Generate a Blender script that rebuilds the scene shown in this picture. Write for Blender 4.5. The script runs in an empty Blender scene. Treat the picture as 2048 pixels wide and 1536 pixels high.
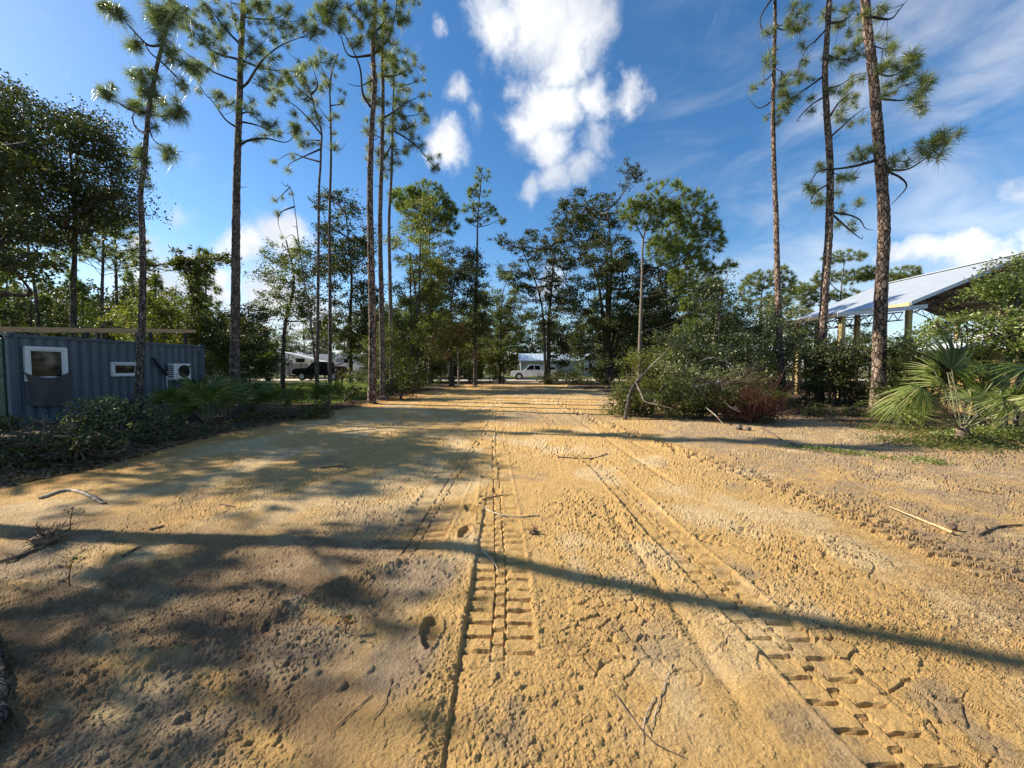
import bpy, math, random
import numpy as np
from mathutils import Vector, Matrix

# ------------------------------------------------------------------ camera, sky, sun, exposure
SC = bpy.context.scene
COL = SC.collection
F = 760.0; CAMH = 1.65; PITCH = math.atan(33.0 / F)
cam = bpy.data.cameras.new('camera'); camo = bpy.data.objects.new('camera', cam); COL.objects.link(camo)
cam.sensor_width = 36.0; cam.lens = 36.0 * F / 2048.0; cam.clip_start = 0.05; cam.clip_end = 3000
camo.location = (0, 0, CAMH); camo.rotation_euler = (math.pi / 2 - PITCH, 0, 0)
SC.camera = camo
SUN_EL = math.radians(34); SUN_AZ = math.radians(14)        # sun stands left of the view, a little ahead
SUN_DIR = Vector((-math.cos(SUN_EL) * math.cos(SUN_AZ), math.cos(SUN_EL) * math.sin(SUN_AZ), math.sin(SUN_EL)))
sun = bpy.data.lights.new('sun', 'SUN'); suno = bpy.data.objects.new('sun', sun); COL.objects.link(suno)
sun.energy = 5.0; sun.angle = math.radians(0.55); sun.color = (1.0, 0.90, 0.74)
suno.rotation_euler = SUN_DIR.to_track_quat('Z', 'Y').to_euler(); suno.location = (-30, 8, 40)
SC.view_settings.view_transform = 'Standard'; SC.view_settings.look = 'None'
SC.view_settings.gamma = 1.0; SC.view_settings.exposure = 1.0
SC.view_settings.use_curve_mapping = False
SC.render.engine = 'CYCLES'
SC.cycles.max_bounces = 6; SC.cycles.transparent_max_bounces = 8; SC.cycles.diffuse_bounces = 3
SC.cycles.glossy_bounces = 2; SC.cycles.transmission_bounces = 3

def ray(px, py):
    c, s = math.cos(PITCH), math.sin(PITCH)
    a = (px - 1024.0) / F; b = (768.0 - py) / F
    return Vector((a, c + s * b, -s + c * b))
def P(px, py, Y):
    d = ray(px, py); t = Y / d.y
    return Vector((d.x * t, Y, CAMH + d.z * t))
def G(px, py):
    d = ray(px, py); t = -CAMH / d.z
    return Vector((d.x * t, d.y * t, 0.0))

class NT:
    def __init__(s, tree): s.t = tree; s.n = tree.nodes; s.l = tree.links
    def node(s, typ, **kw):
        n = s.n.new(typ)
        for k, v in kw.items(): setattr(n, k, v)
        return n
    def link(s, a, b): s.l.new(a, b)
    def val(s, sock, v):
        if isinstance(v, bpy.types.NodeSocket): s.l.new(v, sock)
        else: sock.default_value = v
    def math(s, op, a, b=None, c=None, clamp=False):
        n = s.node('ShaderNodeMath', operation=op, use_clamp=clamp)
        s.val(n.inputs[0], a)
        if b is not None: s.val(n.inputs[1], b)
        if c is not None: s.val(n.inputs[2], c)
        return n.outputs[0]
    def mix(s, fac, a, b, blend='MIX'):
        n = s.node('ShaderNodeMix', data_type='RGBA', blend_type=blend)
        s.val(n.inputs[0], fac)
        s.val(n.inputs[6], a if isinstance(a, bpy.types.NodeSocket) else (*a, 1.0))
        s.val(n.inputs[7], b if isinstance(b, bpy.types.NodeSocket) else (*b, 1.0))
        return n.outputs[2]
    def noise(s, vec, scale, detail=3.0, rough=0.55, out=0, dist=0.0):
        n = s.node('ShaderNodeTexNoise')
        if vec is not None: s.link(vec, n.inputs['Vector'])
        n.inputs['Scale'].default_value = scale; n.inputs['Detail'].default_value = detail
        n.inputs['Roughness'].default_value = rough; n.inputs['Distortion'].default_value = dist
        return n.outputs[out]
    def mapr(s, v, a, b, c=0.0, d=1.0, smooth=True):
        n = s.node('ShaderNodeMapRange'); n.interpolation_type = 'SMOOTHSTEP' if smooth else 'LINEAR'
        s.val(n.inputs['Value'], v)
        n.inputs['From Min'].default_value = a; n.inputs['From Max'].default_value = b
        n.inputs['To Min'].default_value = c; n.inputs['To Max'].default_value = d
        return n.outputs[0]
    def vscale(s, vec, sc):
        n = s.node('ShaderNodeVectorMath', operation='MULTIPLY'); s.link(vec, n.inputs[0]); n.inputs[1].default_value = sc
        return n.outputs[0]

def build_world():
    w = bpy.data.worlds.new('World'); SC.world = w; w.use_nodes = True
    T = NT(w.node_tree); T.n.clear()
    out = T.node('ShaderNodeOutputWorld'); bg = T.node('ShaderNodeBackground')
    sky = T.node('ShaderNodeTexSky', sky_type='NISHITA'); sky.sun_disc = False
    sky.sun_elevation = SUN_EL
    sky.sun_rotation = math.atan2(SUN_DIR.x, SUN_DIR.y)
    sky.air_density = 1.0; sky.dust_density = 0.35; sky.ozone_density = 2.6; sky.altitude = 0
    tc = T.node('ShaderNodeTexCoord'); D = tc.outputs['Generated']
    hs = T.node('ShaderNodeHueSaturation'); hs.inputs['Saturation'].default_value = 1.27; hs.inputs['Value'].default_value = 1.3
    T.link(sky.outputs[0], hs.inputs['Color'])
    # ragged cumulus: soft puffs at fixed compass directions, warped by noise
    nz = T.noise(D, 5.5, 7.0, 0.62, out=1)
    sub = T.node('ShaderNodeVectorMath', operation='SUBTRACT'); T.link(nz, sub.inputs[0]); sub.inputs[1].default_value = (.5, .5, .5)
    sc = T.node('ShaderNodeVectorMath', operation='SCALE'); T.link(sub.outputs[0], sc.inputs[0]); sc.inputs['Scale'].default_value = 0.16
    ad = T.node('ShaderNodeVectorMath', operation='ADD'); T.link(D, ad.inputs[0]); T.link(sc.outputs[0], ad.inputs[1]); W = ad.outputs[0]
    puffs = [(1085, 20, 130, 1), (1165, 45, 105, 1), (1000, 65, 75, .9), (1130, 115, 75, 1), (1180, -30, 90, 1), (1060, -60, 120, 1), (1045, 160, 42, .6), (918, 182, 42, .7),
             (1110, 205, 88, 1), (1065, 250, 60, .95), (1185, 195, 70, .9), (1262, 185, 58, .85), (1095, 295, 70, .8), (1190, 280, 60, .65),
             (1110, 360, 55, .75), (1060, 388, 40, .75), (1160, 355, 55, .7), (882, 292, 58, 1), (845, 310, 28, .8), (965, 242, 34, .4),
             (556, 486, 62, 1), (500, 497, 50, 1), (470, 505, 40, .9), (348, 430, 44, .55), (265, 490, 44, .8), (312, 565, 85, 1), (390, 560, 75, 1), (450, 575, 70, 1), (560, 610, 110, .9),
             (600, 640, 110, .8), (1090, 560, 60, .55), (1850, 518, 60, .9), (1925, 508, 75, 1), (1995, 520, 80, 1), (1800, 525, 42, .8), (2052, 385, 60, .7), (2100, 470, 90, .9), (885, 50, 30, .55)]
    acc = None
    for (x, y, r, a) in puffs:
        d = ray(x, y).normalized()
        ra = 0.5 * ((ray(x + r, y).normalized() - d).length + (ray(x, y + r).normalized() - d).length)
        vd = T.node('ShaderNodeVectorMath', operation='DISTANCE'); T.link(W, vd.inputs[0]); vd.inputs[1].default_value = d
        m = T.mapr(vd.outputs['Value'], 0.0, ra * 1.34, a, 0.0)
        acc = m if acc is None else T.math('MAXIMUM', acc, m)
    fine = T.noise(W, 13.0, 8.0, 0.62)
    dens = T.math('ADD', acc, T.math('MULTIPLY', T.math('SUBTRACT', fine, 0.5), 1.05))
    cum = T.mapr(dens, 0.06, 0.92)
    # scattered cumulus over the rest of the sky
    sep = T.node('ShaderNodeSeparateXYZ'); T.link(D, sep.inputs[0]); zz = sep.outputs['Z']
    ex = sep.outputs['X']
    den2 = T.noise(T.vscale(D, (1, 1, 2.0)), 3.1, 7.0, 0.6)
    low = T.mapr(zz, 0.02, 0.22, 1.0, 0.0)
    gen = T.math('MULTIPLY', T.mapr(den2, 0.50, 0.66), T.math('MULTIPLY', low, 0.65))
    # thin cirrus, streaked, thicker towards the east (+X)
    cz = T.node('ShaderNodeMapping'); T.link(D, cz.inputs[0]); cz.inputs['Rotation'].default_value = (0.2, 0.75, 0.3); cz.inputs['Scale'].default_value = (1.0, 2.0, 4.2)
    ci = T.noise(cz.outputs[0], 2.1, 6.0, 0.6, dist=0.5)
    east = T.mapr(ex, 0.12, 0.62)
    cir = T.math('MULTIPLY', T.mapr(ci, 0.36, 0.74), T.math('MULTIPLY', east, 0.46))
    haze = T.mapr(zz, -0.02, 0.30, 0.30, 0.0)
    cov = T.math('MAXIMUM', T.math('MAXIMUM', cum, gen), cir)
    shade = T.noise(W, 6.0, 4.0, 0.5)
    ccol = T.mix(T.mapr(shade, 0.35, 0.7), (5.6, 5.9, 6.5), (9.0, 9.0, 8.9))
    base = T.mix(haze, hs.outputs[0], (5.2, 6.9, 8.6))
    T.link(T.mix(T.math('MULTIPLY', cov, 0.96), base, ccol), bg.inputs['Color'])
    bg.inputs['Strength'].default_value = 0.068
    T.link(bg.outputs[0], out.inputs['Surface'])
build_world()

# ------------------------------------------------------------------ materials
def newmat(name):
    m = bpy.data.materials.new(name); m.use_nodes = True
    T = NT(m.node_tree); b = m.node_tree.nodes['Principled BSDF']
    return m, T, b
def objco(T): return T.node('ShaderNodeTexCoord').outputs['Object']
def bump(T, b, h, dist, strength=1.0):
    n = T.node('ShaderNodeBump'); n.inputs['Distance'].default_value = dist; n.inputs['Strength'].default_value = strength
    T.link(h, n.inputs['Height']); T.link(n.outputs[0], b.inputs['Normal'])
def plain(name, col, rough=0.6, metal=0.0, var=0.12, scale=6.0, bumpd=0.0, spec=0.5):
    m, T, b = newmat(name)
    co = objco(T); n = T.noise(co, scale, 5.0, 0.6)
    c2 = tuple(c * (1 - 2.2 * var) for c in col)
    T.link(T.mix(T.mapr(n, 0.35, 0.68), c2, tuple(min(1, c * (1 + var)) for c in col)), b.inputs['Base Color'])
    b.inputs['Roughness'].default_value = rough; b.inputs['Metallic'].default_value = metal
    b.inputs['Specular IOR Level'].default_value = spec
    if bumpd: bump(T, b, T.noise(co, scale * 9, 3.0), bumpd, 0.6)
    return m
def leafmat(name, ca, cb, cc=None, rough=0.42, trans=0.35, spec=0.5, hi=0.06):
    """ca..cb vary leaf by leaf; a few leaves take cc"""
    m, T, b = newmat(name)
    g = T.node('ShaderNodeNewGeometry'); r = g.outputs['Random Per Island']
    col = T.mix(r, ca, cb)
    if cc:
        w = T.node('ShaderNodeTexWhiteNoise', noise_dimensions='1D'); T.link(r, w.inputs['W'])
        col = T.mix(T.math('GREATER_THAN', w.outputs['Value'], 1.0 - hi), col, cc)
    T.link(col, b.inputs['Base Color'])
    b.inputs['Roughness'].default_value = rough; b.inputs['Specular IOR Level'].default_value = spec
    tr = T.node('ShaderNodeBsdfTranslucent')
    T.link(T.mix(1.0, col, (1.5, 1.7, 0.75), 'MULTIPLY'), tr.inputs['Color'])
    mx = T.node('ShaderNodeMixShader'); mx.inputs[0].default_value = trans
    T.link(b.outputs[0], mx.inputs[1]); T.link(tr.outputs[0], mx.inputs[2])
    T.link(mx.outputs[0], T.n['Material Output'].inputs['Surface'])
    return m
def barkmat(name, plate, plate2, crack, sc=9.0, stretch=0.33, depth=0.02):
    m, T, b = newmat(name)
    co = objco(T)
    wv = T.node('ShaderNodeVectorMath', operation='ADD'); T.link(T.vscale(co, (1, 1, stretch)), wv.inputs[0])
    wn = T.node('ShaderNodeVectorMath', operation='SCALE'); T.link(T.noise(co, 5.0, 3.0, out=1), wn.inputs[0]); wn.inputs['Scale'].default_value = 0.12
    T.link(wn.outputs[0], wv.inputs[1])
    v = T.node('ShaderNodeTexVoronoi', feature='DISTANCE_TO_EDGE'); T.link(wv.outputs[0], v.inputs['Vector']); v.inputs['Scale'].default_value = sc
    v2 = T.node('ShaderNodeTexVoronoi', feature='F1'); T.link(wv.outputs[0], v2.inputs['Vector']); v2.inputs['Scale'].default_value = sc
    sp = T.node('ShaderNodeSeparateColor'); T.link(v2.outputs['Color'], sp.inputs[0])
    edge = T.mapr(v.outputs['Distance'], 0.02, 0.16)
    flake = T.noise(co, 38.0, 4.0, 0.65)
    pc = T.mix(T.mapr(T.math('ADD', T.math('MULTIPLY', sp.outputs[0], 0.6), T.math('MULTIPLY', flake, 0.6)), 0.3, 0.8), plate, plate2)
    T.link(T.mix(edge, crack, pc), b.inputs['Base Color'])
    b.inputs['Roughness'].default_value = 0.9; b.inputs['Specular IOR Level'].default_value = 0.2
    hh = T.math('ADD', T.math('MULTIPLY', edge, 0.7), T.math('MULTIPLY', flake, 0.5))
    bump(T, b, hh, depth, 0.9)
    return m

M = {}
M['bark'] = barkmat('pine_bark', (0.135, 0.085, 0.06), (0.32, 0.235, 0.18), (0.024, 0.017, 0.014), 10.0, 0.45, 0.025)
M['bark_thin'] = barkmat('thin_pine_bark', (0.10, 0.076, 0.060), (0.25, 0.205, 0.17), (0.024, 0.019, 0.016), 15.0, 0.5, 0.012)
M['oakbark'] = barkmat('oak_bark', (0.07, 0.058, 0.046), (0.17, 0.15, 0.125), (0.02, 0.017, 0.014), 22.0, 0.25, 0.012)
M['palebark'] = plain('pale_bark', (0.36, 0.31, 0.25), 0.85, var=0.25, scale=14, bumpd=0.01, spec=0.2)
M['tanbark'] = plain('tan_bark', (.25, .205, .165), .9, var=.3, scale=16, bumpd=.01, spec=.2)
M['limb'] = plain('limb_bark', (0.07, 0.055, 0.045), 0.9, var=0.3, scale=25, bumpd=0.01, spec=0.2)
M['twig'] = plain('dry_twig', (0.17, 0.12, 0.085), 0.9, var=0.3, scale=20, spec=0.2)
M['palewood'] = plain('pale_dead_wood', (0.47, 0.40, 0.31), 0.85, var=0.25, scale=12, bumpd=0.01, spec=0.2)
M['redtwig'] = plain('red_brown_twig', (0.17, 0.07, 0.045), 0.85, var=0.3, scale=9, spec=0.2)
M['needle'] = leafmat('pine_needles', (0.085, 0.108, 0.034), (0.235, 0.25, 0.095), (0.36, 0.30, 0.15), 0.45, 0.42, 0.5, 0.05)
M['needle_grey'] = leafmat('grey_green_needles', (0.10, 0.13, 0.06), (0.23, 0.245, 0.12), (0.34, 0.31, 0.19), 0.28, 0.38, 0.7, 0.08)
M['needle_far'] = leafmat('fresh_pine_needles', (0.085, 0.125, 0.02), (0.20, 0.235, 0.05), (0.26, 0.22, 0.07), 0.45, 0.34, 0.4, 0.05)
M['leaf_dark'] = leafmat('dark_oak_leaf', (0.034, 0.045, 0.012), (0.085, 0.098, 0.028), (0.16, 0.13, 0.045), 0.52, 0.20, 0.3, 0.06)
M['leaf_mid'] = leafmat('oak_leaf', (0.055, 0.072, 0.016), (0.135, 0.15, 0.042), (0.24, 0.19, 0.06), 0.52, 0.34, 0.3, 0.06)
M['leaf_light'] = leafmat('light_green_leaf', (0.085, 0.105, 0.022), (0.19, 0.195, 0.053), (0.28, 0.22, 0.07), 0.52, 0.38, 0.3, 0.08)
M['leaf_grey'] = leafmat('silvery_leaf', (0.06, 0.078, 0.026), (0.17, 0.185, 0.075), (0.36, 0.36, 0.22), 0.42, 0.34, 0.45, 0.14)
M['leaf_bright'] = leafmat('bright_green_leaf', (0.085, 0.12, 0.025), (0.22, 0.26, 0.07), (0.42, 0.42, 0.2), 0.42, 0.36, 0.45, 0.08)
M['leaf_rust'] = leafmat('rusty_leaf', (0.10, 0.055, 0.02), (0.20, 0.10, 0.03), (0.10, 0.12, 0.03), 0.45, 0.3, 0.4, 0.3)
M['palm'] = leafmat('palmetto_blade', (0.055, 0.088, 0.022), (0.135, 0.17, 0.045), (0.25, 0.24, 0.09), 0.48, 0.30, 0.35, 0.08)
M['palm_y'] = leafmat('yellow_green_palmetto_blade', (0.115, 0.155, 0.035), (0.25, 0.28, 0.075), (0.36, 0.32, 0.14), 0.48, 0.36, 0.35, 0.1)
M['stalk'] = plain('palmetto_stalk', (0.21, 0.21, 0.11), 0.5, var=0.2, scale=8)
M['litter'] = leafmat('dead_leaf', (0.06, 0.035, 0.02), (0.26, 0.17, 0.095), (0.10, 0.11, 0.03), 0.8, 0.1, 0.2, 0.12)
M['grass'] = leafmat('grass_blade', (0.09, 0.13, 0.02), (0.22, 0.27, 0.05), (0.30, 0.26, 0.10), 0.5, 0.4, 0.4, 0.1)
M['straw'] = leafmat('pine_straw', (0.14, 0.085, 0.045), (0.30, 0.19, 0.10), (0.38, 0.28, 0.17), 0.7, 0.1, 0.3, 0.1)

# ------------------------------------------------------------------ mesh helpers
TRIS = [0]
class MB:
    def __init__(s): s.v = []; s.f = []; s.n = 0
    def add(s, V, Fs, mi=0, smooth=False):
        V = np.asarray(V, dtype=np.float32).reshape(-1, 3)
        for Fa in (Fs if isinstance(Fs, list) else [Fs]):
            Fa = np.asarray(Fa, dtype=np.int32)
            if Fa.size: s.f.append((Fa + s.n, mi, smooth))
        s.v.append(V); s.n += len(V); return s
    def box(s, c, d, mi=0, rot=None, bev=0.0):
        c = np.array(c, float); hx, hy, hz = d[0] / 2, d[1] / 2, d[2] / 2
        if bev <= 0:
            V = np.array([[x, y, z] for z in (-hz, hz) for y in (-hy, hy) for x in (-hx, hx)])
            Fq = [[0, 2, 3, 1], [4, 5, 7, 6], [0, 1, 5, 4], [2, 6, 7, 3], [0, 4, 6, 2], [1, 3, 7, 5]]
        else:
            b = min(bev, 0.45 * min(d)); ring = []
            for z, k in ((-hz, b), (-hz + b, 0), (hz - b, 0), (hz, b)):
                x, y = hx - k, hy - k; q = b if k == 0 else b * 0.6
                ring += [[-x + q, -y, z], [x - q, -y, z], [x, -y + q, z], [x, y - q, z], [x - q, y, z], [-x + q, y, z], [-x, y - q, z], [-x, -y + q, z]]
            V = np.array(ring); Fq = []
            for r in range(3):
                for i in range(8): Fq.append([r * 8 + i, r * 8 + (i + 1) % 8, (r + 1) * 8 + (i + 1) % 8, (r + 1) * 8 + i])
            if rot is not None: V = V @ np.array(rot).T
            s.add(V + c, [np.array(Fq), np.array([list(range(7, -1, -1)), list(range(24, 32))])], mi); return s
        if rot is not None: V = V @ np.array(rot).T
        return s.add(V + c, np.array(Fq), mi)
    def prism(s, poly, y0, y1, mi=0):          # poly in (x,z), extruded along y
        n = len(poly); V = [[p[0], y0, p[1]] for p in poly] + [[p[0], y1, p[1]] for p in poly]
        s.add(V, [np.array([[i, (i + 1) % n, n + (i + 1) % n, n + i] for i in range(n)])], mi)
        s.add(V, [np.array([list(range(n))[::-1]]), np.array([list(range(n, 2 * n))])], mi); return s
    def cyl(s, a, b, r, n=12, mi=0, r2=None, smooth=True):
        a = np.array(a, float); b = np.array(b, float); d = b - a; L = np.linalg.norm(d); d /= L
        u = np.cross(d, [0, 0, 1] if abs(d[2]) < .9 else [1, 0, 0]); u /= np.linalg.norm(u); w = np.cross(d, u)
        t = np.arange(n) * 2 * math.pi / n; r2 = r if r2 is None else r2
        C = np.outer(np.cos(t), u) + np.outer(np.sin(t), w)
        V = np.vstack([a + C * r, b + C * r2]); i = np.arange(n); j = (i + 1) % n
        s.add(V, np.stack([i, j, n + j, n + i], 1), mi, smooth)
        s.add(V, [np.array([list(range(n))[::-1]]), np.array([list(range(n, 2 * n))])], mi); return s
    def tube(s, pts, rad, sides=6, mi=0, rough=0.0, rng=None, ell=1.0):
        pts = np.asarray(pts, float); n = len(pts); rad = np.broadcast_to(np.asarray(rad, float), (n,))
        tan = np.gradient(pts, axis=0); tan /= np.linalg.norm(tan, axis=1)[:, None] + 1e-9
        u = np.cross(tan[0], [0.3, 0.9, 0.1]); u /= np.linalg.norm(u); U = np.empty((n, 3))
        for k in range(n):
            u = u - tan[k] * (u @ tan[k]); u = u / (np.linalg.norm(u) + 1e-9); U[k] = u
        Wv = np.cross(tan, U); t = np.arange(sides) * 2 * math.pi / sides
        rr = rad[:, None] * np.ones((1, sides))
        if rough and rng is not None: rr = rr * (1 + rough * rng.standard_normal((n, sides)))
        V = pts[:, None, :] + rr[:, :, None] * (np.cos(t)[None, :, None] * U[:, None, :] + np.sin(t)[None, :, None] * Wv[:, None, :])
        i = np.arange(n - 1)[:, None] * sides; j = np.arange(sides)[None, :]; j2 = (j + 1) % sides
        Fq = np.stack([i + j, i + j2, i + sides + j2, i + sides + j], -1).reshape(-1, 4)
        s.add(V.reshape(-1, 3), [Fq], mi, True)
        s.add(np.vstack([V[0], V[-1]]), [np.array([list(range(sides))[::-1]]), np.array([list(range(sides, 2 * sides))])], mi); return s
    def build(s, name, mats, parent=None, off=None):
        V = np.vstack(s.v)
        if off is not None: V = V - np.array(off, dtype=np.float32)
        me = bpy.data.meshes.new(name); me.vertices.add(len(V)); me.vertices.foreach_set('co', V.ravel().astype(np.float32))
        vi = np.concatenate([f.ravel() for f, _, _ in s.f]); cnt = np.concatenate([np.full(len(f), f.shape[1]) for f, _, _ in s.f])
        st = np.concatenate([[0], np.cumsum(cnt)[:-1]])
        me.loops.add(len(vi)); me.loops.foreach_set('vertex_index', vi.astype(np.int32))
        me.polygons.add(len(cnt)); me.polygons.foreach_set('loop_start', st.astype(np.int32))
        mats = mats if isinstance(mats, (list, tuple)) else [mats]
        for m in mats: me.materials.append(m)
        me.polygons.foreach_set('material_index', np.concatenate([np.full(len(f), mi) for f, mi, _ in s.f]).astype(np.int32))
        me.polygons.foreach_set('use_smooth', np.concatenate([np.full(len(f), sm) for f, _, sm in s.f]))
        me.update(calc_edges=True); me.validate()
        TRIS[0] += int((cnt - 2).sum())
        o = bpy.data.objects.new(name, me); COL.objects.link(o)
        if parent is not None: o.parent = parent
        return o

def tag(o, label=None, cat=None, group=None, kind=None):
    if label: o['label'] = label
    if cat: o['category'] = cat
    if group: o['group'] = group
    if kind: o['kind'] = kind
    return o
def empty(name, loc=(0, 0, 0), rz=0.0):
    o = bpy.data.objects.new(name, None); COL.objects.link(o); o.location = loc; o.rotation_euler = (0, 0, rz)
    o.empty_display_size = 0.2; return o
def copy_tree(o, parent=None):
    c = o.copy(); COL.objects.link(c); c.parent = parent
    for ch in list(o.children): copy_tree(ch, c)
    return c
def spline(pts, step):
    pts = [np.array(p, float) for p in pts]
    if len(pts) == 2: pts = [pts[0], (pts[0] + pts[1]) / 2, pts[1]]
    ext = [2 * pts[0] - pts[1]] + pts + [2 * pts[-1] - pts[-2]]; out = []
    for k in range(1, len(ext) - 2):
        a, b, c, d = ext[k - 1:k + 3]; n = max(2, int(np.linalg.norm(c - b) / step) + 1)
        for t in np.arange(n) / n:
            out.append(0.5 * ((2 * b) + (-a + c) * t + (2 * a - 5 * b + 4 * c - d) * t * t + (-a + 3 * b - 3 * c + d) * t ** 3))
    out.append(pts[-1]); return np.array(out)
def unit(a): return a / (np.linalg.norm(a, axis=-1, keepdims=True) + 1e-9)
def leafcloud(mb, C, size, rng, wid=0.3, up=0.35, mi=0, fold=True):
    """one rhombic leaf at every centre"""
    n = len(C); size = np.broadcast_to(size, (n,)) * rng.uniform(0.65, 1.3, n)
    t = unit(rng.standard_normal((n, 3)) * [1, 1, 0.7]); nn = unit(rng.standard_normal((n, 3)) + [0, 0, up * 2])
    b = unit(np.cross(nn, t)); t = unit(np.cross(b, nn)); s = size[:, None]
    V = np.stack([C - t * s * .5, C + b * s * wid, C + t * s * .5 - nn * s * .08, C - b * s * wid], 1).reshape(-1, 3)
    i = np.arange(n)[:, None] * 4
    mb.add(V, np.hstack([i, i + 1, i + 2, i + 3]), mi)

# value noise in numpy
_R = np.random.default_rng(7); _TAB = _R.random((512, 512)).astype(np.float32)
def vnoise(x, y):
    xi = np.floor(x).astype(np.int64); yi = np.floor(y).astype(np.int64); fx = x - xi; fy = y - yi
    fx = fx * fx * (3 - 2 * fx); fy = fy * fy * (3 - 2 * fy); a = xi & 511; b = yi & 511; a1 = (a + 1) & 511; b1 = (b + 1) & 511
    return (_TAB[a, b] * (1 - fx) + _TAB[a1, b] * fx) * (1 - fy) + (_TAB[a, b1] * (1 - fx) + _TAB[a1, b1] * fx) * fy
def fbm(x, y, o=4, g=0.5):
    s = 0; a = 1; t = 0
    for k in range(o): s = s + a * vnoise(x * 2 ** k + 17.3 * k, y * 2 ** k + 5.1 * k); t += a; a *= g
    return s / t
def sstep(a, b, x): t = np.clip((x - a) / (b - a), 0, 1); return t * t * (3 - 2 * t)
def worley(x, y, seed=0):
    xi = np.floor(x).astype(np.int64); yi = np.floor(y).astype(np.int64); f1 = np.full(x.shape, 9.0); f2 = np.full(x.shape, 9.0); idv = np.zeros(x.shape)
    for dx in (-1, 0, 1):
        for dy in (-1, 0, 1):
            a = (xi + dx + seed) & 511; b = (yi + dy) & 511
            d = np.hypot(xi + dx + _TAB[a, b] - x, yi + dy + _TAB[b, (a + 91) & 511] - y)
            nf = d < f1; f2 = np.where(nf, f1, np.minimum(f2, d)); idv = np.where(nf, _TAB[(a + 37) & 511, b], idv); f1 = np.where(nf, d, f1)
    return f1, f2, idv

# ------------------------------------------------------------------ the ground
def xl(Y): return np.interp(Y, [0, 5, 6.1, 8.8, 11.1, 15.7, 21, 27, 31, 36, 40, 44], [-7.6, -7.1, -6.9, -7.2, -6.9, -6.7, -6.3, -5.8, -5.1, -3.9, -2.4, -2.0])
def xr(Y): return np.interp(Y, [0, 5, 8, 10, 12, 14, 18, 23, 30, 36, 40, 44], [12.5, 11.5, 10.6, 10.2, 9.6, 8.4, 7.2, 6.6, 5.6, 5.0, 4.4, 4.2])
def clearing(X, Y):
    e = 0.9 * (fbm(X * .9 + 3, Y * .9, 3) - .5) + .35 * (fbm(X * 4, Y * 4, 2) - .5)
    return np.minimum(np.minimum(X - xl(Y), xr(Y) - X), 44 - Y) + e
TRK = [  # centre line (Y list, X list), width, y0, y1, tread pitch, tread height, strength
    ([1, 2.2, 2.8, 5, 8, 14, 24], [-.06, -.08, -.08, -.2, -.38, -.62, -.9], .43, 1.85, 20, .125, .034, 1.3),
    ([2.5, 4, 5.6, 9, 14, 24], [-.93, -.90, -.87, -.72, -.6, -.4], .52, 3.0, 13, .125, .036, 1.3),
    ([1, 2, 3.9, 5.8, 11, 20, 30], [1.70, 1.64, 1.52, 1.5, 1.23, 1.0, .9], .38, 1.0, 26, .15, .022, .8),
    ([2, 3.5, 4.9, 6.4, 8.7, 14, 22], [3.95, 3.84, 3.73, 3.55, 3.1, 2.3, 1.9], .42, 2.6, 20, .16, .046, 1.35),
    ([3, 5.8, 9, 13.2, 22], [-4.0, -3.5, -2.9, -2.2, -1.3], .5, 5.0, 24, .14, .016, .6),
    ([4, 8, 13, 22], [-5.5, -4.9, -4.0, -2.6], .5, 6.0, 22, .14, .012, .5)]
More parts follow.
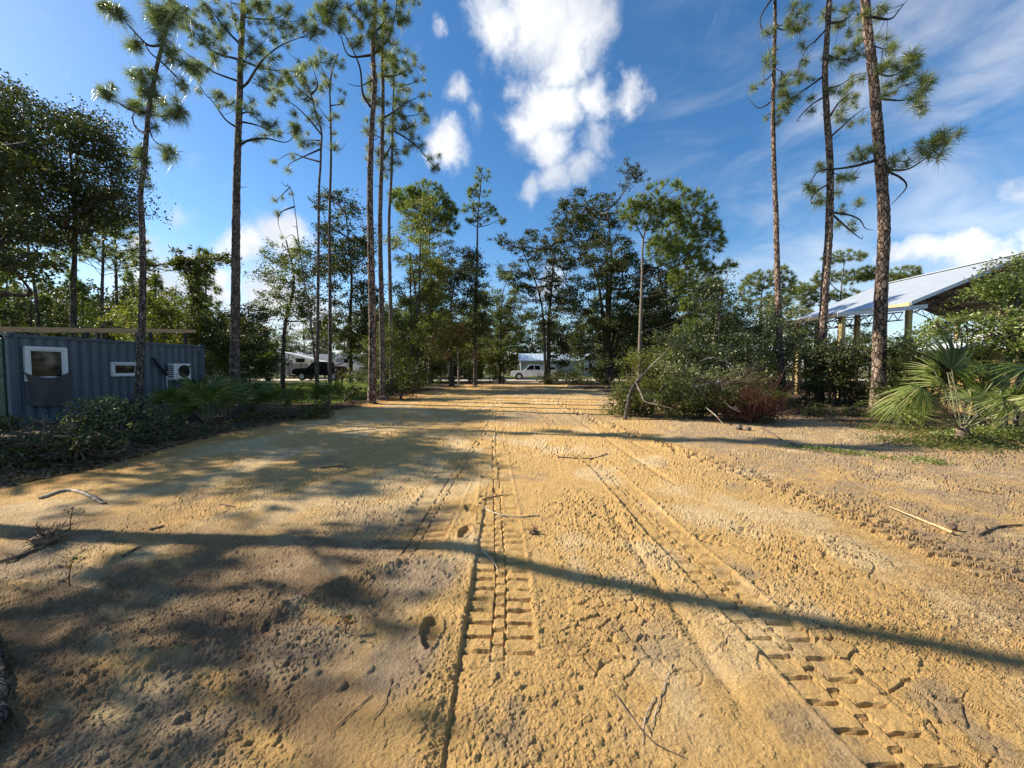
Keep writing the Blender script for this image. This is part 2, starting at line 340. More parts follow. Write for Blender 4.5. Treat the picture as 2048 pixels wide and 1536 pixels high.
def ground_height(X, Y):
    h = .05 * (fbm(X * .35, Y * .35, 3) - .5) + .035 * (fbm(X * 1.7 + 9, Y * 1.7, 3) - .5)
    # crumbly, unevenly raked surface
    rough = sstep(.30, .62, fbm(X * .8 + 31, Y * .55 + 4, 3)); near = np.ones_like(X)
    lefty = sstep(-.45, -1.5, X + .25 * (Y - 2.4)) * sstep(4.6, 2.2, Y)
    rough = np.clip(rough * .8 + .25 + .5 * lefty, 0, 1.3)
    smoothp = sstep(.55, .72, fbm(X * 1.3 + 77, Y * 1.0 + 13, 3)); rough = rough * (1 - .75 * smoothp)
    wx = X + .03 * (fbm(X * 9, Y * 9, 2) - .5); wy = Y + .03 * (fbm(X * 9 + 50, Y * 9, 2) - .5)
    f1, f2, idv = worley(wx * 27, wy * 27); f1b, f2b, idb = worley(wx * 46, wy * 46, 77)
    clod = np.sqrt(np.clip(1 - f1 * 1.25, 0, 1)) * (.35 + .9 * idv); clod2 = (.5 * np.sqrt(np.clip(1 - f1b * 1.25, 0, 1)) + .6 * np.clip((f2b - f1b) * 1.7, 0, 1)) * (.3 + .9 * idb)
    f1c, f2c, idc = worley(wx * 82, wy * 82, 133); clod3 = np.sqrt(np.clip(1 - f1c * 1.3, 0, 1)) * idc
    rough = rough * .9 + .22
    h = h + rough * (.010 * clod * sstep(.84, .95, idv) + .0060 * clod2 * sstep(.25, .6, idb) + .0042 * clod3) + .010 * rough * (fbm(X * 42, Y * 42, 3, .6) - .5)
    # flat cracked crust plates
    c1, c2, cid = worley(X * 6.5 + .6 * fbm(X * 8, Y * 8, 2), Y * 8.5 + .6 * fbm(X * 8 + 5, Y * 8, 2), 200)
    crust = sstep(.52, .66, fbm(X * 1.1 + 200, Y * .9 + 90, 3)) * sstep(-.2, .6, X)
    h = h + crust * (.016 * sstep(.0, .15, c2 - c1) * (.3 + cid) - .007)
    # long scrape marks and ridges on the disturbed left side
    ang = X * .45 + Y * .9; alo = X * .9 - Y * .45
    h = h + lefty * (.048 * (fbm(ang * 5.2, alo * 1.1, 4, .6) - .5) + .030 * (fbm(ang * 16, alo * 3.5, 3) - .5))
    sc = sstep(-2, -4, X) * sstep(3, 5, Y) * .5
    h = h + sc * .03 * (fbm(ang * 5, alo * .9, 3) - .5)
    bx = np.interp(X, [-3.6, -2.1, -1.77, -1.47, -1.26, -.85, -.6], [1.55, 1.96, 2.24, 2.62, 2.92, 3.2, 3.4]); bd = (Y - bx + .06 * (fbm(X * 5, Y * 5, 2) - .5)) / .11
    bm = sstep(-4.2, -3.2, X) * sstep(-.55, -1.0, X); h = h + bm * .036 * np.exp(-bd ** 2) * (.1 + 1.1 * fbm(X * 9, Y * 9, 3) + .35 * clod) - bm * .015 * np.exp(-((bd + 2.0) / 1.1) ** 2)
    # vehicle tracks
    for (ty, tx, w, y0, y1, pit, amp, k) in TRK:
        cx = np.interp(Y, ty, tx); u = (X - cx) / (w / 2); inn = sstep(1.06, .94, np.abs(u))
        vis = sstep(y0, y0 + .5, Y) * sstep(y1, y1 - 3, Y) * np.clip(k * (.75 + .5 * sstep(.36, .5, fbm(X * .9 + 60 * w, Y * .9 + 3, 2))), 0, 1)
        ph = Y / pit + .04 * np.sin(Y * 3) + np.where(np.abs(u) < (.0 if tx[0] > 3 else .18), .5, 0) + (.40 if tx[0] > 3 else .07) * u; fr = ph - np.floor(ph)
        bar = sstep(.0, .06, fr) * sstep(.97, .76, fr); mid = np.where((np.abs(u) < .22) & (np.abs(u) > .15), .55, 1.0)
        crum = .75 + .5 * fbm(X * 24, Y * 24, 2)
        base = h * 1.0
        flat = -.022 + .25 * h + amp * bar * mid * crum
        h = h * (1 - inn * vis) + inn * vis * flat
        h = h + vis * .009 * np.exp(-((np.abs(u) - 1.13) / .10) ** 2) * (.4 + fbm(X * 9, Y * 9, 2))
    h = h + .022 * sstep(-.285, -.305, X + .012 * (Y - 2)) * sstep(-.95, -.40, X) * sstep(6, 3.5, Y)
    # straight edge line left of the main track, shallow wheel grooves far out
    for (x0, sl, d, y0, y1) in ((-.30, 0.0, .022, 1.0, 2.7), (-2.9, .10, .02, 5, 26), (-1.9, .07, .018, 8, 30), (2.3, -.03, .02, 5, 26), (2.85, -.05, .018, 7, 30), (1.12, .03, .02, 1.5, 5)):
        g = X - (x0 + sl * (Y - 5 if y1 > 5 else 0)); h = h - d * np.exp(-(g / .05) ** 2) * sstep(y0, y0 + .5, Y) * sstep(y1, y1 - 1, Y)
    for (fx, fy, a) in ((-.50, 2.27, .1), (-.47, 3.68, -.15), (-.46, 4.3, .6), (1.9, 3.55, .9), (2.35, 3.7, .9), (-.2, 5.0, .1)):   # boot prints
        dx = X - fx; dy = Y - fy; ca, sa = math.cos(a), math.sin(a); p = (dx * ca + dy * sa); q = (-dx * sa + dy * ca)
        m = (p / (.064 - .014 * sstep(0, -.05, q))) ** 2 + (q / .145) ** 2; ins = sstep(1.15, .8, m)
        h = h * (1 - ins) + ins * (-.008 + .004 * np.sin(q * 90)) + .010 * np.exp(-((np.sqrt(m) - 1.2) / .16) ** 2)
    for k in range(46):                                                                       # loose lumps and root clods
        q = np.random.default_rng(500 + k); cx, cy = q.uniform(-3.5, -.4), q.uniform(1.4, 3.6)
        r = q.uniform(.012, .034); m = ((X - cx) ** 2 + (Y - cy) ** 2) / r ** 2; m = m * (.6 + .9 * fbm(X * 30, Y * 30, 2)); h = h + np.where(m < 1, r * .7 * np.sqrt(np.clip(1 - m, 0, 1)), 0)
    fade = sstep(46, 36, Y)
    cl = clearing(X, Y); off = sstep(.2, -1.2, cl)
    bank = off * (.07 * fbm(X * 1.2, Y * 1.2, 3)) + .07 * np.exp(-((cl + .05) / .35) ** 2) * fbm(X * 3, Y * 3, 2) * sstep(5, 6.5, Y)
    return h * fade * (1 - .5 * off) + bank * fade

def build_ground():
    rows = 490
    inv = np.linspace(1 / .85, 1 / 46.0, rows); Yr = 1 / inv
    # finer rows close by, still sensible far away
    ca = np.concatenate([np.linspace(-2.1, -1.45, 40)[:-1], np.linspace(-1.45, 1.45, 960), np.linspace(1.45, 2.1, 40)[1:]]); cols = len(ca)
    Y, A = np.meshgrid(Yr, ca, indexing='ij'); X = A * (Y + .15)
    Z = ground_height(X, Y)
    cl = clearing(X, Y)
    V = np.stack([X, Y, Z], -1).reshape(-1, 3)
    i = np.arange(rows - 1)[:, None] * cols; j = np.arange(cols - 1)[None, :]
    Q = np.stack([i + j, i + j + 1, i + cols + j + 1, i + cols + j], -1).reshape(-1, 4)
    fm = (cl[:-1, :-1] > 0).reshape(-1)
    # soil colours (albedo only): ochre sand, pale dry sand, orange subsoil, grey topsoil, brown straw-covered soil
    n1 = fbm(X * .7 + 11, Y * .7, 4); n2 = fbm(X * 2.3 + 40, Y * 2.3, 4); n3 = fbm(X * 9, Y * 9, 3)
    lefty = sstep(-.4, -1.3, X + .2 * (Y - 2.4)) * sstep(5.2, 2.6, Y)
    grey = lefty * sstep(.47, .60, fbm((X * .45 + Y * .9) * 2.2 + 5, (X * .9 - Y * .45) * .9, 4)) * .85
    grey = np.maximum(grey, .6 * sstep(.64, .74, n2) * sstep(.48, .64, n1))
    def patch(cx, cy, rx, ry): return sstep(1.25, .55, np.hypot((X - cx) / rx, (Y - cy) / ry) + .7 * (n2 - .5))
    grey = np.maximum(grey, np.maximum(.95 * patch(-.75, 2.85, .35, .35), .9 * patch(-.62, 2.02, .22, .28)))
    grey = np.maximum(grey, .7 * patch(-1.75, 3.3, .9, .35)); grey = np.maximum(grey, .7 * patch(-1.2, 4.0, .7, .3))
    grey = np.maximum(grey, .5 * patch(1.4, 12.5, 2.6, 1.8)); grey = np.maximum(grey, .6 * patch(2.0, 24, 4, 3.5))
    orange = np.maximum(.6 * patch(-1.3, 2.75, .5, .2), .8 * patch(-1.55, 2.35, .6, .16)); orange = np.maximum(orange, .55 * patch(-1.0, 3.6, .5, .5))
    orange = np.maximum(orange, .9 * sstep(1.6, .1, X - xl(Y)) * sstep(4.5, 5.5, Y) * sstep(.35, .55, n2 + .1))
    orange = np.maximum(orange, .5 * sstep(.5, .62, n1) * sstep(9, 14, Y) * sstep(4, 1, X))
    straw = sstep(2.9, 4.6, X + 1.6 * (n1 - .5) + 1.4 * (n2 - .5) - .04 * (Y - 6)) * (.55 + .6 * sstep(.38, .56, n3)) * (1 - .8 * sstep(.54, .64, n2)); straw = np.maximum(straw, .8 * sstep(5, 7, X) * sstep(.35, .5, n3))
    straw = np.maximum(straw, .9 * sstep(34, 37, Y)); pale = sstep(.5, .7, fbm(X * 1.6 + 3, Y * 1.2 + 70, 4))
    cS = np.array([.61, .388, .150]); cP = np.array([.66, .475, .245]); cO = np.array([.50, .265, .080]); cG = np.array([.33, .25, .165]); cB = np.array([.41, .29, .17])
    C = cS + (cP - cS) * pale[..., None]
    for c, m in ((cO, orange), (cB, np.clip(straw, 0, 1)), (cG, grey)): C = C + (c - C) * np.clip(m, 0, 1)[..., None]
    dk = np.clip(lefty * sstep(.40, .56, fbm((X * .45 + Y * .9) * 2.6 + 25, (X * .9 - Y * .45) * 1.0 + 8, 4)) * 1.0, 0, .85); C = C + (np.array([.25, .165, .09]) - C) * dk[..., None]
    C = C * (.86 + .28 * fbm(X * 14, Y * 14, 3))[..., None]
    lf = np.array([.095, .065, .042]); gl = np.array([.10, .115, .035])
    gm = (sstep(-7.6, -9, X) * sstep(17, 21, Y) * sstep(48, 46, Y))[..., None] * .85
    Fc = lf * (.6 + .9 * n3)[..., None]; Fc = Fc + (gl - Fc) * gm
    rgt = (sstep(6, 9, X) * sstep(14, 9, Y))[..., None]; Fc = Fc + (np.array([.22, .165, .10]) * (.6 + .8 * n3[..., None]) - Fc) * rgt * .8
    edge = sstep(-.25, .35, cl + .5 * (n3 - .5))[..., None]
    colr = Fc + (C - Fc) * edge
    colr = np.concatenate([colr, np.ones(colr.shape[:2] + (1,))], -1).reshape(-1, 4).astype(np.float32)
    for nm, sel in (('sand_clearing', fm), ('forest_floor', ~fm)):
        q = Q[sel]; used = np.unique(q); remap = np.full(len(V), -1, np.int32); remap[used] = np.arange(len(used))
        mb = MB(); mb.add(V[used], remap[q], 0, False)
        o = mb.build(nm, M['soil']); tag(o, kind='structure')
        at = o.data.attributes.new('soil', 'FLOAT_COLOR', 'POINT'); at.data.foreach_set('color', colr[used].ravel())
def soilmat():
    m, T, b = newmat('soil')
    a = T.node('ShaderNodeAttribute', attribute_name='soil'); co = objco(T)
    f = T.noise(co, 70.0, 5.0, 0.7); g = T.noise(co, 420.0, 2.0, 0.6); h = T.noise(co, 9.0, 4.0, 0.65)
    fac = T.math('MULTIPLY', T.mapr(f, 0.3, 0.72, 0.72, 1.14, False), T.mapr(h, 0.3, 0.7, 0.88, 1.08, False))
    cc = T.node('ShaderNodeVectorMath', operation='SCALE'); T.link(a.outputs['Color'], cc.inputs[0]); T.link(fac, cc.inputs['Scale'])
    T.link(cc.outputs[0], b.inputs['Base Color']); b.inputs['Roughness'].default_value = 0.95; b.inputs['Specular IOR Level'].default_value = 0.15
    hh = T.math('ADD', T.math('MULTIPLY', T.noise(co, 60.0, 5.0, 0.75), 1.0), T.math('MULTIPLY', g, 0.22))
    bump(T, b, hh, 0.026, 1.0)
    return m
M['soil'] = soilmat()
build_ground()

def sheet(name, x0, x1, y0, y1, z, mat, nx=2, ny=2, amp=0.0, kind='structure'):
    X, Y = np.meshgrid(np.linspace(x0, x1, nx), np.linspace(y0, y1, ny), indexing='ij'); Z = z + amp * (fbm(X * .3, Y * .3, 3) - .5)
    i = np.arange(nx - 1)[:, None] * ny; j = np.arange(ny - 1)[None, :]
    mb = MB(); mb.add(np.stack([X, Y, Z], -1), np.stack([i + j, i + ny + j, i + ny + j + 1, i + j + 1], -1).reshape(-1, 4), 0, True)
    return tag(mb.build(name, mat), kind=kind)
def groundmat(name, ca, cb, cc, sc=1.0):
    m, T, b = newmat(name); co = objco(T)
    c = T.mix(T.mapr(T.noise(co, 0.6 * sc, 5.0, 0.6), 0.35, 0.65), ca, cb); c = T.mix(T.mapr(T.noise(co, 14 * sc, 4.0, 0.7), 0.45, 0.7), c, cc)
    T.link(c, b.inputs['Base Color']); b.inputs['Roughness'].default_value = 0.95; b.inputs['Specular IOR Level'].default_value = 0.1
    bump(T, b, T.noise(co, 20 * sc, 4.0, 0.7), 0.04, 0.8); return m
M['far_ground'] = groundmat('far_ground', (.09, .08, .04), (.12, .13, .045), (.17, .13, .08), .5)
M['gravel'] = groundmat('gravel', (.50, .44, .35), (.60, .53, .43), (.40, .34, .27), 2.0)
M['lawn'] = groundmat('lawn', (.10, .13, .03), (.17, .19, .05), (.22, .20, .08), 2.0)
# far ground out to the horizon with a hole-free sheet a little below the near ground
sheet('ground', -900, 900, -40, 1500, -0.16, M['far_ground'])
sheet('lawn', -60, -2.5, 46.2, 62, -0.02, M['lawn'], 24, 8, .04)
sheet('meadow', -2.5, 60, 46.2, 75, -0.03, M['lawn'], 24, 12, .04)
sheet('gravel_road', -60, 60, 46.6, 54.5, 0.03, M['gravel'], 30, 6, .02)

# ------------------------------------------------------------------ pines
def tuft_mesh(seed, n=110, L=0.30, droop=0.5, w=0.0045, stem=0.16):
    r = np.random.default_rng(seed); mb = MB()
    th = r.uniform(0, 2 * math.pi, n); ph = np.arccos(r.uniform(-0.15, 1.0, n)); z0 = r.uniform(-stem, .02, n)
    d = np.stack([np.sin(ph) * np.cos(th), np.sin(ph) * np.sin(th), np.cos(ph)], 1); l = L * r.uniform(.7, 1.1, n)[:, None]
    a = np.stack([z0 * 0, z0 * 0, z0], 1); m = a + d * l * .55; e = a + d * l; e[:, 2] -= droop * l[:, 0] * (1 - np.abs(d[:, 2]) * .6) * r.uniform(.5, 1.1, n); m[:, 2] -= .10 * droop * l[:, 0]
    s = unit(np.cross(d, r.standard_normal((n, 3)))) * w
    V = np.stack([a - s, a + s, m + s, m - s, e], 1).reshape(-1, 3); i = np.arange(n)[:, None] * 5
    mb.add(V, [np.hstack([i, i + 1, i + 2, i + 3]), np.hstack([i + 3, i + 2, i + 4])], 0)
    mb.tube(np.array([[0, 0, -stem - .06], [0, 0, -stem / 2], [0, 0, .0]]), [.012, .010, .006], 5, 1)
    return mb
def tuft_data(seed, mat, **k):
    o = tuft_mesh(seed, **k).build('needle_tuft', [mat, M['limb']]); d = o.data; bpy.data.objects.remove(o); return d
TUFT = [tuft_data(10 + k, M['needle'], n=125, L=.42, droop=.40 + .16 * (k % 3), w=.0048, stem=.26) for k in range(5)]
TUFT_G = [tuft_data(30 + k, M['needle_grey'], n=190, L=.46, droop=.85 + .25 * (k % 3), w=.0048, stem=.30) for k in range(5)]
def merged_tufts(mb, C, D, sc, rng, n=34, L=.30, w=.012, droop=.3, mi=0):
    """many tufts in one mesh (far crowns): C centres, D axis directions"""
    N = len(C); d = unit(rng.standard_normal((N, n, 3)) * .75 + D[:, None, :] * .75)
    l = (L * sc)[:, None, None] * rng.uniform(.7, 1.15, (N, n, 1)); a = C[:, None, :] - D[:, None, :] * rng.uniform(0, .15, (N, n, 1)); e = a + d * l
    e[..., 2] -= droop * l[..., 0] * (1 - np.abs(d[..., 2]))
    s = unit(np.cross(d, rng.standard_normal((N, n, 3)))) * w
    V = np.stack([a - s, a + s, e], 2).reshape(-1, 3); i = np.arange(N * n)[:, None] * 3; mb.add(V, np.hstack([i, i + 1, i + 2]), mi)
def quat_to(d):
    v = Vector(d).normalized(); return v.to_track_quat('Z', 'Y')

def trunk_mesh(mb, pts, r0, r1, rng, step=.16, sides=16, flare=.35, rough=.05):
    S = spline(pts, step); n = len(S); t = np.linspace(0, 1, n); rad = r0 + (r1 - r0) * t; hgt = S[:, 2] - S[0, 2]
    rad = rad * (1 + flare * np.exp(-hgt / .35)); mb.tube(S, rad, sides, 0, rough, rng); return S, rad
def pine(label, trunk, Y, r0, r1, limbs=(), tufts=(), sc=1.0, seed=1, tset=None, bark='bark', group='tall pines along the clearing', dY=0.0, stubs=10, top=None, dense=.45):
    rng = np.random.default_rng(seed); rnd = random.Random(seed); tset = tset or TUFT
    pts = [np.array(P(x, y, Y + dY * k / max(1, len(trunk) - 1))) for k, (x, y) in enumerate(trunk)]
    pts[0][2] = -0.06; base = pts[0].copy(); base[2] = 0
    root = empty('pine_tree', base); tag(root, label, 'tree', group)
    mb = MB(); S, rad = trunk_mesh(mb, pts, r0, r1, rng)
    for k in range(stubs):          # snapped-off dead branch stubs
        i = rnd.randrange(len(S) // 4, len(S) - 2); a = rnd.uniform(0, 6.28); d = np.array([math.cos(a), math.sin(a), rnd.uniform(.1, .7)]); L = rnd.uniform(.15, .45)
        mb.tube(np.array([S[i], S[i] + d * L * .5, S[i] + d * L + [0, 0, rnd.uniform(-.05, .08)]]), [.02, .014, .006], 5)
    mb.build('trunk', M[bark], root, base)
    px = lambda p: np.array([1024 + F * p[0] / p[1], 735 - F * (p[2] - CAMH) / p[1]])
    SP = np.array([px(p) for p in S])
    tufts = list(tufts); q0 = F / Y * .26
    tufts += [(t_[0] + rnd.gauss(0, q0 * (1 + .5 * k)), t_[1] + rnd.gauss(0, q0 * (.7 + .4 * k)), .82) for k in (0, 1) for t_ in list(tufts) if rnd.random() < dense - k]
    L3 = []      # limbs in 3-D
    for lb in limbs:
        n = len(lb); i0 = int(np.argmin(np.hypot(*(SP - np.array(lb[0])).T))); p0 = S[i0]; ln = math.hypot(lb[-1][0] - lb[0][0], lb[-1][1] - lb[0][1]) * Y / F
        dy = rnd.uniform(-.55, .55) * ln; q = [p0]
        for k in range(1, n): q.append(np.array(P(lb[k][0], lb[k][1], p0[1] + dy * k / (n - 1))))
        L3.append([spline(q, .12), []])
    for tf in tufts:
        tx, ty = tf[0], tf[1]; ts = tf[2] if len(tf) > 2 else 1.0; best = None
        for k, (s3, tw) in enumerate(L3):
            q = np.stack([1024 + F * s3[:, 0] / s3[:, 1], 735 - F * (s3[:, 2] - CAMH) / s3[:, 1]], 1)
            dd = np.hypot(q[:, 0] - tx, q[:, 1] - ty) + .35 * np.maximum(0, ty - q[:, 1]); dd[:max(1, len(dd) // 5)] += 8
            i = int(np.argmin(dd))
            if best is None or dd[i] < best[0]: best = (dd[i], k, i)
        if best is None or best[0] * Y / F > 1.5:
            dpx = abs(tx - np.interp(ty, SP[::-1, 1], SP[::-1, 0])); ay = ty + .45 * dpx + 6
            i0 = int(np.argmin(np.abs(SP[:, 1] - ay))); p0 = S[i0]; e = np.array(P(tx, ty, p0[1] + rnd.uniform(-.6, .6)))
            mid = (p0 + e) / 2 + [0, 0, -.06 * np.linalg.norm(e - p0)]; L3.append([spline([p0, mid, e], .12), [(e, ts, None)]]); continue
        _, k, i = best; s3 = L3[k][0]; j = s3[i]; e = np.array(P(tx, ty, j[1] + rnd.uniform(-.25, .25))); L3[k][1].append((e, ts, i))
    for s3, tw in L3:
        mb = MB(); n = len(s3); ln = np.sum(np.linalg.norm(np.diff(s3, axis=0), axis=1)); rb = min(.055, .012 + .016 * ln)
        mb.tube(s3, np.linspace(rb, .008, n), 7, 0, .06, rng); tl = []
        for (e, ts, i) in tw:
            if i is None: d = unit(e - s3[-4 if n > 4 else 0])
            else:
                a = s3[max(0, i - 2)]
                if np.linalg.norm(e - a) > .06:
                    m = (a + e) / 2 + [0, 0, -.08 * np.linalg.norm(e - a)]; mb.tube(spline([a, m, e], .12), .007, 5)
                d = unit(e - a)
            tl.append((e, ts, d))
        lo = mb.build('limb', M['limb'], root, base)
        for (e, ts, d) in tl:
            o = bpy.data.objects.new('needle_tuft', rnd.choice(tset)); COL.objects.link(o); o.parent = lo
            o.location = Vector(e - base); ax = unit(np.array(d) * .75 + np.array([0, 0, .75])); q = quat_to(ax)
            o.rotation_mode = 'QUATERNION'; o.rotation_quaternion = q @ Vector((0, 0, 1)).rotation_difference(Vector((0, 0, 1))) @ Matrix.Rotation(rnd.uniform(0, 6.28), 3, 'Z').to_quaternion()
            s = sc * ts * rnd.uniform(.55, 1.18); o.scale = (s, s, s)
    if top:                          # the crown above the picture: limbs all round the stem
        z0, z1, nl, ll = top; mb = MB(); Cs = []; Ds = []
        for k in range(nl):
            z = z0 + (z1 - z0) * (k + .5) / nl; i = int(np.argmin(np.abs(S[:, 2] - z))); a = k * 2.4 + rnd.uniform(-.4, .4); L = ll * (1.1 - .7 * (z - z0) / (z1 - z0 + .01)) * rnd.uniform(.7, 1.15)
            d = np.array([math.cos(a), math.sin(a), .45]); q = spline([S[i], S[i] + d * L * .5 + [0, 0, -.1 * L], S[i] + d * L + [0, 0, .15 * L]], .25)
            mb.tube(q, np.linspace(.035, .008, len(q)), 5, 1)
            for f in np.linspace(.4, 1, 5):
                for _ in range(3):
                    c = q[int(f * (len(q) - 1))] + rng.standard_normal(3) * .22; Cs.append(c); Ds.append(unit(d * .5 + rng.standard_normal(3) * .4 + [0, 0, .6]))
        merged_tufts(mb, np.array(Cs), np.array(Ds), np.full(len(Cs), 1.05 * sc), rng, 44, .3, .008, .35)
        mb.build('crown', [M['needle'], M['limb']], root, base)
    return root

def K(o, s, pts): return [(o[0] + s * p[0], o[1] + s * p[1]) + tuple(p[2:]) for p in pts]      # zoom-crop coordinates to picture coordinates
ZA = ((0, 0), .3418); ZB = ((500, 0), .293); ZC = ((1400, 0), .3164)
a = lambda z, *p: K(z[0], z[1], p)
pine('thick-barked leaning pine beside the big palmetto, low limb with needles reaching over the barn roof',
     [(1752, 834), (1757, 760), (1762, 600), (1768, 460), (1765, 380), (1757, 280), (1748, 170), (1738, 80), (1730, 0), (1722, -120), (1716, -330)], 12.9, .195, .09,
     limbs=[a(ZC, (1090, 1050), (1000, 1045), (890, 1065), (760, 1078), (710, 1130), (680, 1190)), a(ZC, (1170, 1085), (1290, 1075), (1400, 1020), (1480, 950), (1540, 880)), a(ZC, (1190, 1090), (1270, 1125), (1305, 1180), (1250, 1250), (1200, 1300)),
            a(ZC, (1140, 660), (1260, 635), (1350, 620)), a(ZC, (1150, 660), (1220, 590), (1270, 545), (1360, 520)), a(ZC, (1130, 480), (1180, 480), (1260, 460), (1330, 380)), a(ZC, (1120, 340), (1170, 310), (1220, 280)),
            a(ZC, (1110, 170), (1200, 120), (1260, 60), (1310, 0)), a(ZC, (1070, 240), (1055, 120), (1030, 30), (1010, -80))],
     tufts=a(ZC, (960, 985), (1065, 940), (1010, 970), (750, 1040), (700, 1200), (900, 1120), (770, 1268), (1220, 1000), (1190, 1040), (1300, 1020), (1390, 930), (1430, 960), (1470, 900), (1510, 860), (1545, 840), (1560, 900), (1520, 970), (1400, 890),
             (1360, 600), (1400, 590), (1430, 560), (1380, 640), (1420, 480), (1445, 500), (1280, 480), (1250, 500), (1300, 450), (1350, 350), (1370, 360), (1330, 340), (1220, 280), (1230, 300), (1160, 420), (1190, 390), (1160, 580), (1180, 600), (1110, 240), (1140, 40), (1160, 60), (1120, 80)), sc=1.0, seed=11, top=(15.2, 19.5, 18, 2.6))
pine('pale-flaked pine between two other trunks, curled dead twigs low on its stem',
     [(1637, 806), (1640, 740), (1645, 660), (1650, 580), (1657, 480), (1660, 400), (1660, 340), (1658, 290), (1653, 220), (1650, 150), (1653, 90), (1657, 30), (1660, -60), (1662, -260)], 17.5, .185, .07,
     limbs=[[(1663, 285), (1688, 250), (1710, 230), (1736, 213)], [(1660, 190), (1680, 170), (1710, 150), (1735, 145)], [(1655, 132), (1690, 120), (1720, 105), (1733, 88)], [(1655, 76), (1690, 40), (1722, 8)], [(1650, 80), (1630, 83), (1612, 98), (1597, 140)],
            [(1648, 168), (1620, 172), (1590, 192), (1558, 218)], [(1647, 205), (1625, 208), (1607, 225), (1594, 242), (1600, 240)], [(1664, 430), (1698, 430), (1720, 440), (1730, 456), (1747, 461)], [(1697, 432), (1702, 462), (1724, 478), (1724, 470)], [(1655, 372), (1632, 385), (1622, 404), (1646, 408)],
            [(1661, 352), (1680, 350), (1684, 362)], [(1680, 250), (1678, 205), (1710, 180)]],
     tufts=[(1690, 240), (1702, 247), (1677, 237), (1684, 222), (1706, 206), (1712, 190), (1681, 186), (1692, 176), (1702, 162), (1718, 158), (1690, 196), (1680, 126), (1697, 120), (1708, 96), (1716, 76), (1722, 60), (1700, 72), (1684, 100), (1676, 96), (1730, 108), (1690, 22), (1702, 12), (1682, 46), (1670, 52), (1652, 15),
            (1606, 94), (1608, 130), (1602, 152), (1590, 146), (1598, 162), (1582, 166), (1612, 156), (1566, 182), (1576, 196), (1562, 214), (1572, 206), (1622, 196), (1618, 222), (1721, 404), (1682, 420), (1680, 450), (1704, 458), (1626, 378), (1645, 400), (1637, 330), (1682, 355), (1670, 386), (1655, 120), (1658, 178), (1645, 30), (1715, 40), (1735, 70)],
     sc=1.05, seed=12, dense=.9, top=(19.5, 24, 18, 2.6))
pine('slim straight pine rising behind the brown brush, vine leaves half way up',
     [(1567, 806), (1560, 700), (1556, 600), (1553, 480), (1552, 430), (1548, 330), (1546, 230), (1548, 130), (1550, 40), (1550, -40), (1552, -210)], 18.0, .145, .045,
     limbs=[[(1549, 72), (1565, 50), (1592, 8)], [(1548, 80), (1570, 60), (1600, 45)], [(1545, 221), (1518, 216), (1496, 196)], [(1546, 16), (1526, 24), (1520, 45), (1528, 66), (1541, 77)], [(1547, 163), (1530, 160), (1527, 140)], [(1547, 240), (1530, 232)], [(1548, 155), (1570, 145)]],
     tufts=[(1574, 36), (1602, 24), (1612, 40), (1600, 56), (1572, 52), (1616, 12), (1586, 62), (1540, 112), (1546, 100), (1535, 126), (1524, 166), (1530, 236), (1560, 230), (1556, 246), (1566, 214), (1530, 62), (1558, 190), (1575, 190), (1590, 5), (1572, 160), (1562, 175)], sc=1.05, seed=13, top=(19.6, 24, 16, 2.2))
pine('crooked young pine with drooping silvery needles in front of the blue container',
     [(273, 832), (278, 760), (284, 650), (286, 560), (284, 450), (281, 390), (288, 330), (293, 270), (298, 215), (308, 160), (322, 100), (333, 60), (341, 28)], 12.5, .115, .04,
     limbs=[a(ZA, (940, 315), (870, 265), (800, 200), (690, 75)), a(ZA, (905, 385), (880, 310), (840, 250), (780, 240)), a(ZA, (870, 695), (760, 640), (690, 600), (610, 570)), a(ZA, (900, 440), (830, 405), (780, 412)), a(ZA, (955, 330), (1080, 380), (1160, 410)), a(ZA, (945, 400), (1050, 465), (1095, 505)),
            a(ZA, (880, 690), (960, 680), (1065, 640)), a(ZA, (870, 740), (900, 820), (990, 872)), a(ZA, (980, 220), (900, 150), (880, 60)), a(ZA, (1000, 120), (1060, 80), (1090, 40)), a(ZA, (850, 820), (790, 740), (780, 670), (830, 640)), a(ZA, (850, 930), (800, 880), (830, 840))],
     tufts=K((0, 0), .3418, [(640, 40), (690, 60), (600, 15), (800, 260), (760, 270), (610, 530), (640, 545), (765, 430), (810, 440), (1165, 415), (1130, 400), (1010, 355), (1030, 300), (1095, 510), (1065, 640), (1010, 650), (980, 680), (920, 560), (960, 580), (1000, 872), (1020, 890), (920, 740), (830, 520), (810, 600), (830, 650), (890, 420), (930, 450), (830, 860), (855, 930), (800, 890),
                            (900, 50), (950, 40), (930, 120), (1010, 130), (1060, 85), (1095, 45), (1000, 10), (875, 15), (960, 180), (1050, 40), (865, 1045, .5), (900, 620), (870, 560)]), sc=1.0, seed=14, tset=TUFT_G, bark='bark_thin', stubs=4, dense=.8)
